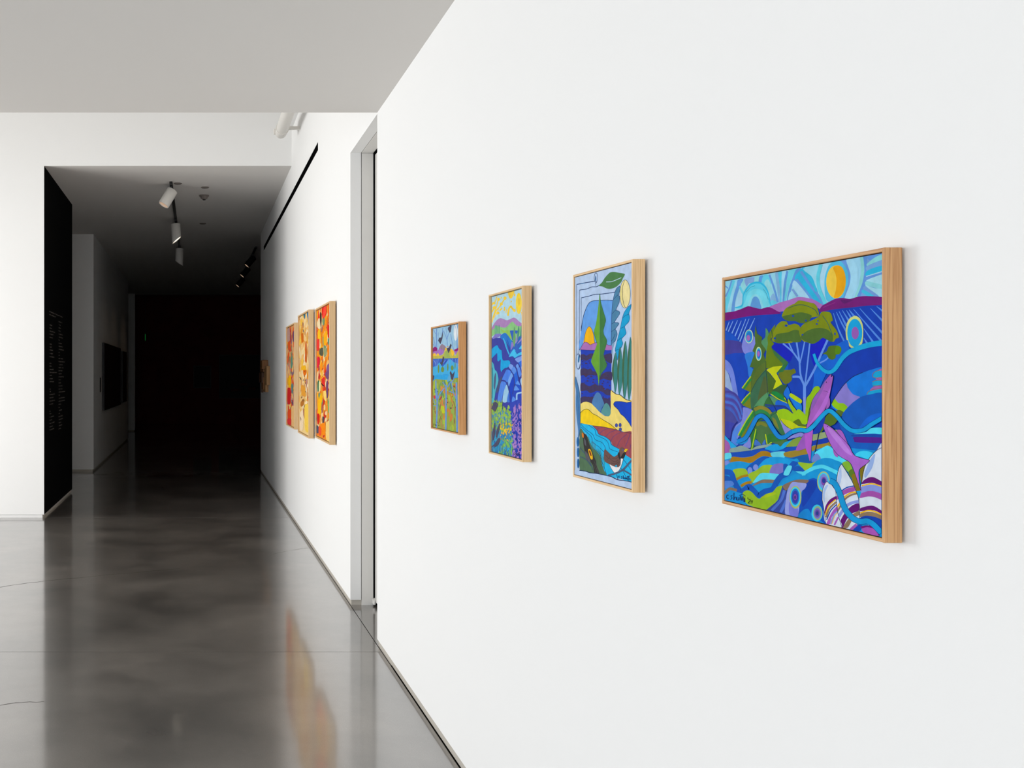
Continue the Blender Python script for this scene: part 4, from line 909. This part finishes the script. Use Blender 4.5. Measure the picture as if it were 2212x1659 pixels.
    for s in ('275,1280 262,1330','300,1290 310,1335','340,1240 365,1250','380,1330 410,1325','325,1300 335,1345'): p.S(K,s,12)
    return p

# ---- three abstract canvases on the far wall
s1, s2 = 1659/160, 1659/180
F1, F2 = (600,640,s1), (600,800,s2)
def paint_abstract(W, Hh, which):
    if which == 0:
        p = Painting([px(F1,825,335), px(F1,1130,215), px(F2,1042,1432), px(F2,757,1312)], W, Hh); p.use(*F1); p.step = 1.2e-5; p.dab = .6
        p.G((236,150,50),'700,100 1300,100 1300,3400 700,3400')
        pal=[(236,60,40),(250,176,20),(240,120,20),(246,206,150),(200,50,40),(244,190,80),(120,150,110),(250,150,20),(246,220,170),(246,214,150),(240,190,120),(170,110,90)]
        p.D(pal,820,1160,220,3100,230,(12,32),(50,170),.2)
        for c,s in (((226,30,20),'940,290 1030,260 1040,420 960,520'),((255,80,60),'980,280 1040,270 1020,440 970,500'),((246,224,180),'860,520 900,520 915,720 850,700'),((60,40,40),'900,380 935,420 930,720 900,560'),((250,176,20),'990,850 1060,800 1055,1080 990,1080'),((210,30,20),'1080,700 1140,560 1140,930 1080,930'),((250,196,30),'850,800 900,740 920,900 870,960'),((240,110,30),'1070,240 1120,230 1125,420 1080,480'),((88,140,120),'1080,960 1140,960 1130,1130 1085,1080'),((90,90,70),'900,1180 970,1150 975,1320 900,1300'),((236,60,50),'830,980 890,960 890,1180 840,1200'),((150,160,120),'990,1180 1060,1170 1050,1300 1000,1360'),((226,30,60),'845,1370 900,1350 900,1520 850,1600'),((236,130,20),'1070,1120 1130,1110 1110,1330 1080,1330'),((130,90,140),'1070,1540 1140,1490 1140,1659 1060,1659')): p.P(c,s)
        p.use(*F2)
        for c,s in (((120,80,120),'920,40 990,0 980,180 930,130'),((40,110,80),'765,210 795,200 790,390 765,400'),((246,232,170),'795,210 830,230 820,400 795,390'),((250,190,0),'800,560 850,430 845,740 830,880 770,860'),((110,70,110),'935,260 970,200 980,480 950,540'),((124,176,100),'985,600 1035,640 1035,760 985,830'),((124,180,100),'990,960 1040,900 1040,990 1000,1010'),((80,70,80),'870,920 905,930 900,1060 875,1060'),((226,50,40),'850,160 910,130 910,300 860,290'),((210,30,20),'760,880 810,870 800,1060 770,1060'),((80,80,100),'757,1100 800,1140 800,1250 757,1250'),((246,210,130),'950,1050 1045,1000 1045,1420 950,1360'),((246,140,20),'830,1080 930,1050 930,1280 840,1260'),((240,90,50),'800,1110 850,1150 850,1290 800,1290'),((40,30,30),'840,240 900,300 860,290'),((250,214,120),'890,400 940,420 945,600 900,560'),((246,224,180),'990,260 1040,200 1040,360 990,350'),((230,70,30),'870,330 910,330 900,400 870,390')): p.P(c,s)
    elif which == 1:
        p = Painting([px(F1,455,480), px(F1,678,395), px(F2,617,1292), px(F2,418,1202)], W, Hh); p.use(*F1); p.step = 1.2e-5; p.dab = .6
        p.G((246,214,150),'350,300 800,300 800,3300 350,3300')
        pal=[(250,222,170),(248,206,140),(246,190,110),(252,230,190),(230,150,50),(240,190,90),(214,160,110),(250,200,80)]
        p.D(pal,440,690,400,2800,200,(10,26),(50,170),.15)
        for c,s in (((66,120,160),'620,420 690,390 690,780 650,680 640,560'),((60,124,150),'545,450 585,430 580,540 565,520'),((214,110,30),'500,860 545,860 550,1020 510,1060'),((206,90,20),'590,1080 615,1050 620,1480 590,1450'),((246,186,40),'510,1580 590,1560 600,1659 510,1659'),((150,110,100),'525,600 550,640 540,740'),((120,90,110),'540,760 560,800 545,830'),((190,130,90),'640,1200 680,1100 680,1450 650,1450')): p.P(c,s)
        p.use(*F2)
        for c,s in (((226,110,10),'485,10 550,10 540,90 500,110'),((60,70,90),'415,130 445,160 445,200'),((190,140,130),'540,180 570,200 550,360 540,300'),((216,110,50),'565,540 600,480 600,600 575,610'),((190,120,50),'440,640 500,560 500,680 450,720'),((230,160,60),'450,300 520,330 540,520 460,480'),((170,110,90),'500,740 540,860 520,960 490,850'),((250,210,90),'520,700 610,720 610,1180 530,1160'),((252,226,190),'430,860 490,800 490,1160 430,1160')): p.P(c,s)
        p.D([(110,80,60)],430,610,20,1150,14,(5,9),(14,30),.4)
    else:
        p = Painting([px(F1,185,717), px(F1,352,660), px(F2,320,1102), px(F2,168,1057)], W, Hh); p.use(*F1); p.step = 1.2e-5; p.dab = .6
        p.G((226,160,100),'50,500 500,500 500,3200 50,3200')
        pal=[(230,170,120),(226,90,40),(214,60,40),(236,190,120),(200,150,130),(110,140,110),(236,170,40),(140,100,120),(190,50,60)]
        p.D(pal,180,355,680,2700,190,(8,22),(50,160),.15)
        for c,s in (((190,150,140),'190,740 240,740 240,1000 190,1000'),((220,90,40),'200,1040 250,1000 250,1160 210,1200'),((110,80,110),'300,840 340,800 340,1000 310,1020'),((96,140,120),'260,1380 300,1340 300,1560 265,1600')): p.P(c,s)
        p.use(*F2)
        for c,s in (((246,186,20),'195,110 240,100 235,310 200,300'),((200,40,40),'175,350 235,370 230,640 175,640'),((90,130,130),'245,270 275,250 270,430 250,420'),((70,80,100),'250,560 280,620 270,670'),((236,190,130),'255,700 320,720 310,1080 250,1060'),((226,80,40),'180,800 240,760 240,960 190,1000'),((220,60,60),'175,960 245,940 240,1070 175,1050'),((120,30,30),'300,900 320,900 320,1100 300,1080')): p.P(c,s)
    return p

# ------------------------------------------------------------------ framed pictures
def framed(name, y_far, y_near, z_top, z_bot, depth, gap, face, recess, painter, mats, label, group=None, inset=0.0016, wallx=WX, cat='painting'):
    """a float-framed canvas hung on the right-hand wall; y_far > y_near; z relative to the camera"""
    xf = wallx-gap-depth
    zt, zb = H+z_top, H+z_bot
    yc = (y_far+y_near)/2
    root = empty(name, (wallx, yc, zb)); off = (wallx, yc, zb)
    tag(root, label, cat, group)
    xb = wallx-gap
    mv, mh = mats
    box('frame_rail', xf, xb, y_near, y_near+face, zb, zt, mv, root, 0.0014, off)
    box('frame_rail', xf, xb, y_far-face, y_far, zb, zt, mv, root, 0.0014, off)
    box('frame_rail', xf+.0002, xb-.0002, y_near+face*.6, y_far-face*.6, zt-face, zt-.0002, mh, root, 0.0014, off)
    box('frame_rail', xf+.0002, xb-.0002, y_near+face*.6, y_far-face*.6, zb+.0002, zb+face, mh, root, 0.0014, off)
    # strainer behind the frame, set in from its edges and resting on the wall
    box('strainer', xb-.004, wallx+.002, y_near+.032, y_far-.032, zb+.032, zt-.032, M['strainer'], root, 0, off)
    g = face+inset
    xc = xf+recess
    canvas = box('canvas', xc, xb-.003, y_near+g, y_far-g, zb+g, zt-g, M['canvas_edge'], root, 0.0008, off, 1)
    W, Hh = (y_far-y_near)-2*g, (zt-zb)-2*g
    p = painter(W, Hh)
    me = p.mesh('painted_surface')
    o = link_mesh('painted_surface', me, canvas)
    # local x -> toward the camera along the wall, local y -> out of the wall, local z -> up
    o.matrix_local = Matrix(((0, -1, 0, xc-.0004-off[0]), (-1, 0, 0, y_far-g-off[1]), (0, 0, 1, zb+g-off[2]), (0, 0, 0, 1)))
    return root

def wood_pair(n, c1, c2): return (wood(n+'_upright', c1, c2, 2), wood(n+'_rail', c1, c2, 1))
OA = wood_pair('ash', (210, 164, 116), (178, 128, 84))
OB = wood_pair('pale_ash', (232, 196, 148), (208, 166, 114))
OC = wood_pair('maple', (228, 194, 146), (212, 174, 126))
OD = wood_pair('cherry', (212, 156, 100), (188, 132, 78))
OE = wood_pair('blond', (222, 186, 138), (208, 172, 124))

framed('framed_painting', 1.8674, 1.4258, .1896, -.2465, .0268, .004, .0062, .003, paint_coast, OA,
       'square framed coastal painting with orange sun, green acacia tree and two pink leaping fish')
framed('framed_painting', 2.592, 2.238, .2704, -.2704, .030, .006, .0062, .003, paint_window, OB,
       'tall framed painting with pale moon, tall green leaf, yellow sand and two birds')
framed('framed_painting', 3.334, 2.990, .2790, -.2667, .030, .008, .0062, .009, paint_river, OC,
       'tall narrow framed painting of blue river falls, purple hills, yellow sky marks and lavender')
framed('framed_painting', 4.168, 3.726, .2095, -.2274, .030, .005, .0062, .008, paint_birds, OD,
       'small square framed painting of dark birds and blue tree trunks over a lake')
framed('framed_painting', 8.067, 7.197, .5568, -.5130, .046, .009, .013, .014, lambda w, h: paint_abstract(w, h, 0), OE,
       'framed abstract canvas of red, orange and yellow patches beside the white door recess', inset=.003)
framed('framed_painting', 9.435, 8.536, .5860, -.5520, .046, .009, .013, .014, lambda w, h: paint_abstract(w, h, 1), OE,
       'framed cream and gold abstract canvas with a blue upper corner, middle of three', inset=.003)
framed('framed_painting', 10.69, 9.79, .5400, -.5420, .046, .009, .013, .014, lambda w, h: paint_abstract(w, h, 2), OE,
       'framed abstract canvas of rust red, orange and grey green, deepest of three in passage', inset=.003)
# ------------------------------------------------------------------ wooden relief on the far right-hand wall
relief = empty('wall_relief', (WX, 14.4, H-.25)); RO = (WX, 14.4, H-.25)
tag(relief, 'small relief of stacked wooden blocks on right wall past abstract canvases', 'wall art')
WD = [wood('relief_dark', (96, 62, 34), (64, 40, 22), 2), wood('relief_mid', (146, 98, 54), (112, 72, 38), 2), wood('relief_light', (190, 146, 98), (160, 116, 74), 2)]
for (y0, y1, z0, z1, d, k) in ((14.6, 15.12, -.02, .15, .05, 0), (14.15, 14.72, .06, .235, .07, 1), (14.05, 14.45, .10, .225, .09, 1), (13.72, 14.2, -.13, .14, .05, 2),
                               (14.3, 14.9, -.10, .05, .08, 0), (14.25, 14.6, -.20, -.02, .06, 1), (14.0, 14.45, -.235, -.10, .045, 2), (15.06, 15.14, -.26, .13, .03, 0)):
    box('wood_block', WX-d, WX, y0, y1, H+z0, H+z1, WD[k], relief, .004, RO)

# ------------------------------------------------------------------ dim pictures in the far gallery
def dim_art(name, label, c1, c2, x=None, y=None, z=None, wall='left'):
    mt = new_mat('dim_art', c1, .6, .3); mottled(mt, c1, c2, 4, 6, (1, 1.4, 1))
    if wall == 'left':
        root = empty(name, (XL, (y[0]+y[1])/2, H+z[0])); off = tuple(root.location)
        box('canvas', XL-.002, XL+.035, y[0], y[1], H+z[0], H+z[1], mt, root, .003, off)
        fr = [(XL-.002, XL+.042, y[0]-.02, y[0], H+z[0]-.02, H+z[1]+.02), (XL-.002, XL+.042, y[1], y[1]+.02, H+z[0]-.02, H+z[1]+.02),
              (XL-.002, XL+.042, y[0], y[1], H+z[1], H+z[1]+.02), (XL-.002, XL+.042, y[0], y[1], H+z[0]-.02, H+z[0])]
    else:
        Y = 31.2
        root = empty(name, ((x[0]+x[1])/2, Y, H+z[0])); off = tuple(root.location)
        box('canvas', x[0], x[1], Y-.035, Y+.002, H+z[0], H+z[1], mt, root, .003, off)
        fr = [(x[0]-.02, x[0], Y-.042, Y+.002, H+z[0]-.02, H+z[1]+.02), (x[1], x[1]+.02, Y-.042, Y+.002, H+z[0]-.02, H+z[1]+.02),
              (x[0], x[1], Y-.042, Y+.002, H+z[1], H+z[1]+.02), (x[0], x[1], Y-.042, Y+.002, H+z[0]-.02, H+z[0])]
    for q in fr: box('frame_rail', *q, M['black_metal'], root, .002, off)
    tag(root, label, 'painting'); return root
dim_art('dark_painting', 'large dark canvas on dim left gallery wall beside white pier', (26, 12, 10), (44, 22, 16), y=(17.15, 20.85), z=(-.595, .57))
dim_art('dark_painting', 'narrower dark canvas on left gallery wall past the large dark one', (34, 20, 14), (70, 44, 28), y=(21.45, 22.7), z=(-.57, .53))
dim_art('dark_painting', 'small black rectangular picture on maroon end wall', (4, 4, 5), (10, 9, 10), x=(-.07, .46), z=(-.37, .31), wall='back')
pb = dim_art('dark_painting', 'large square black picture with red marks on maroon end wall', (4, 4, 6), (9, 8, 10), x=(.75, 2.04), z=(-.70, .66), wall='back')
rm = new_mat('red_marks', (70, 12, 8), .6, .2); mottled(rm, (60, 8, 6), (84, 20, 12), 6)
for (x0, z0, w) in ((1.12, -.50, .32), (1.42, -.32, .22), (1.68, -.46, .22)):
    box('red_mark', x0, x0+w, 31.2-.0375, 31.2-.034, H+z0, H+z0+.09, rm, pb, .001, tuple(pb.location))
lab = box('wall_label', XL-.002, XL+.012, 16.72, 16.82, H-.28, H-.03, M['black_metal'], None, .002)
tag(lab, 'thin black label panel on left gallery wall beside the large dark canvas', 'label')
ex = empty('exit_light', (-1.55, 29.2, H+1.13))
tag(ex, 'small green lit sign hanging edge on in the dark end room', 'sign')
EO = (-1.55, 29.2, H+1.13)
box('housing', -1.547, -1.543, 29.1, 29.3, H+1.05, H+1.28, M['black_metal'], ex, .003, EO)
box('lit_panel', -1.543, -1.537, 29.1, 29.3, H+1.07, H+1.26, M['green_lit'], ex, .003, EO)
box('hanger', -1.547, -1.543, 29.19, 29.21, H+1.27, 4.16, M['black_metal'], ex, 0, EO)

# ------------------------------------------------------------------ track lighting
def track(name, label, x, y0, y1):
    o = box(name, x-.018, x+.018, y0, y1, PASS-.028, PASS+.002, M['black_metal'], None, .002)
    return tag(o, label, 'light track')
track('light_track', 'black ceiling track carrying white spotlights in the passage', -.30, 11.45, 17.6)
track('light_track', 'black ceiling track over right side of the dark gallery', 1.06, 17.2, 23.4)

def spotlight(x, y, axis, label, lens, body='white_metal', drop=.07, length=.20, rad=.066, cut=(0, 0), power=0, color=(1, .86, .7), group=None, top=PASS, target=None, size=50):
    root = empty('track_spotlight', (x, y, top-.028)); off = Vector(root.location)
    tag(root, label, 'spotlight', group)
    d, a, b_ = frame_from_axis(axis)
    pivot = Vector((0, 0, -drop))
    box('adapter', x-.016, x+.016, y-.05, y+.05, top-.05, top-.026, M['black_metal'], root, .002, tuple(off))
    lathe('stem', (0, 0, .0), (0, 0, -1), [(0, .008), (drop+.02, .008)], M['black_metal'], root, 10)
    base = pivot - d*.03
    lathe('housing', base, d, [(-.004, rad*.82), (0, rad*.96), (.004, rad), (length, rad), (length, rad*.9), (length-.02, rad*.88)], M[body], root, 32, (cut[0], cut[1], .05))
    lathe('lens', base, d, [(length-.03, rad*.86), (length-.012, rad*.86)], M[lens], root, 24, (cut[0], cut[1], .05))
    if power:
        ld = bpy.data.lights.new('spot_beam', 'SPOT'); ld.energy = power; ld.color = color
        ld.spot_size = math.radians(size); ld.spot_blend = .8; ld.shadow_soft_size = .05
        lo = bpy.data.objects.new('spot_beam', ld); COL.objects.link(lo)
        lo.location = off + base + d*(length+.03)
        dirv = (Vector(target)-lo.location) if target else d
        lo.rotation_euler = dirv.to_track_quat('-Z', 'Y').to_euler()
    return root
spotlight(-.30, 11.62, (-.50, -.16, -.85), 'white cylinder spotlight tilted left, first on the passage track', 'lens_dim', length=.215, rad=.068)
spotlight(-.30, 14.1, (.06, -.03, -1), 'white cylinder spotlight with brightly lit lens on the passage track', 'lens_on', length=.24, rad=.07, cut=(.0, -.75), drop=.09)
spotlight(-.295, 17.05, (-.03, 0, -1), 'unlit grey cylinder spotlight deepest on the passage track', 'lens_off', length=.26, rad=.07, cut=(.0, .6), drop=.06)
for yy, t, wh in ((18.15, 17.5, 'closest to the passage'), (20.0, 19.5, 'between two others'), (22.2, 22.1, 'closest to the maroon end wall')):
    spotlight(1.06, yy, (-.62, -.15, -.75), 'dark spotlight with faint lens on the gallery track, '+wh, 'lens_dim', 'black_metal',
              length=.22, rad=.06, power=4.0, group='spotlights on the dark gallery track', target=(XL, t, 1.6), size=55, color=(1, .72, .45))

# ------------------------------------------------------------------ ceiling fittings
def disc(x, y, r, label):
    o = lathe('ceiling_disc', (x, y, PASS+.002), (0, 0, -1), [(0, r), (.008, r), (.012, r*.85)], M['ceil_fit'], None, 24)
    return tag(o, label, 'ceiling fitting')
M['ceil_fit'] = new_mat('fitting_plastic', (120, 112, 107), .6, .3); add_noise_bump(M['ceil_fit'], 200, .05, .0004)
disc(-.22, 11.56, .05, 'flat round ceiling cap beside the first passage spotlight')
disc(.106, 11.80, .05, 'flat round ceiling cap in front of the smoke detector')
disc(.098, 14.6, .05, 'flat round ceiling cap behind the smoke detector')
sd = empty('smoke_detector', (.10, 12.33, PASS))
tag(sd, 'white domed smoke detector on the passage ceiling', 'smoke detector')
lathe('base', (0, 0, .002), (0, 0, -1), [(0, .062), (.014, .062), (.02, .055)], M['ceil_fit'], sd)
lathe('dome', (0, 0, -.016), (0, 0, -1), [(0, .05), (.02, .045), (.034, .03), (.038, .02)], M['ceil_fit'], sd)
lathe('sensor', (0, 0, -.05), (0, 0, -1), [(0, .02), (.012, .018)], M['black_metal'], sd, 16)

# ------------------------------------------------------------------ white tube high beside the right-hand wall
pipe = empty('wall_tube', (.865, 9.9, 4.04)); PO = (.865, 9.9, 4.04)
tag(pipe, 'white tubular fitting running along the top of the right wall above opening', 'pipe')
lathe('tube', (0, 0, 0), (0, -1, 0), [(0, .05), (.004, .058), (.02, .06), (4.25, .06)], M['white_metal'], pipe, 32)
lathe('end_cap', (0, .016, 0), (0, -1, 0), [(-.03, .02), (-.02, .045), (0, .054), (.018, .056)], M['white_metal'], pipe, 24)
lathe('collar', (0, -.18, 0), (0, -1, 0), [(0, .066), (.03, .066)], M['white_metal'], pipe, 32)
for yb in (9.72, 7.4, 5.9):
    box('bracket', .865, WX, yb-.02, yb+.02, 4.03, 4.06, M['white_metal'], pipe, .003, PO)
box('clip', .79, .815, 9.86, 9.90, 4.02, 4.075, M['white_metal'], pipe, .003, PO)
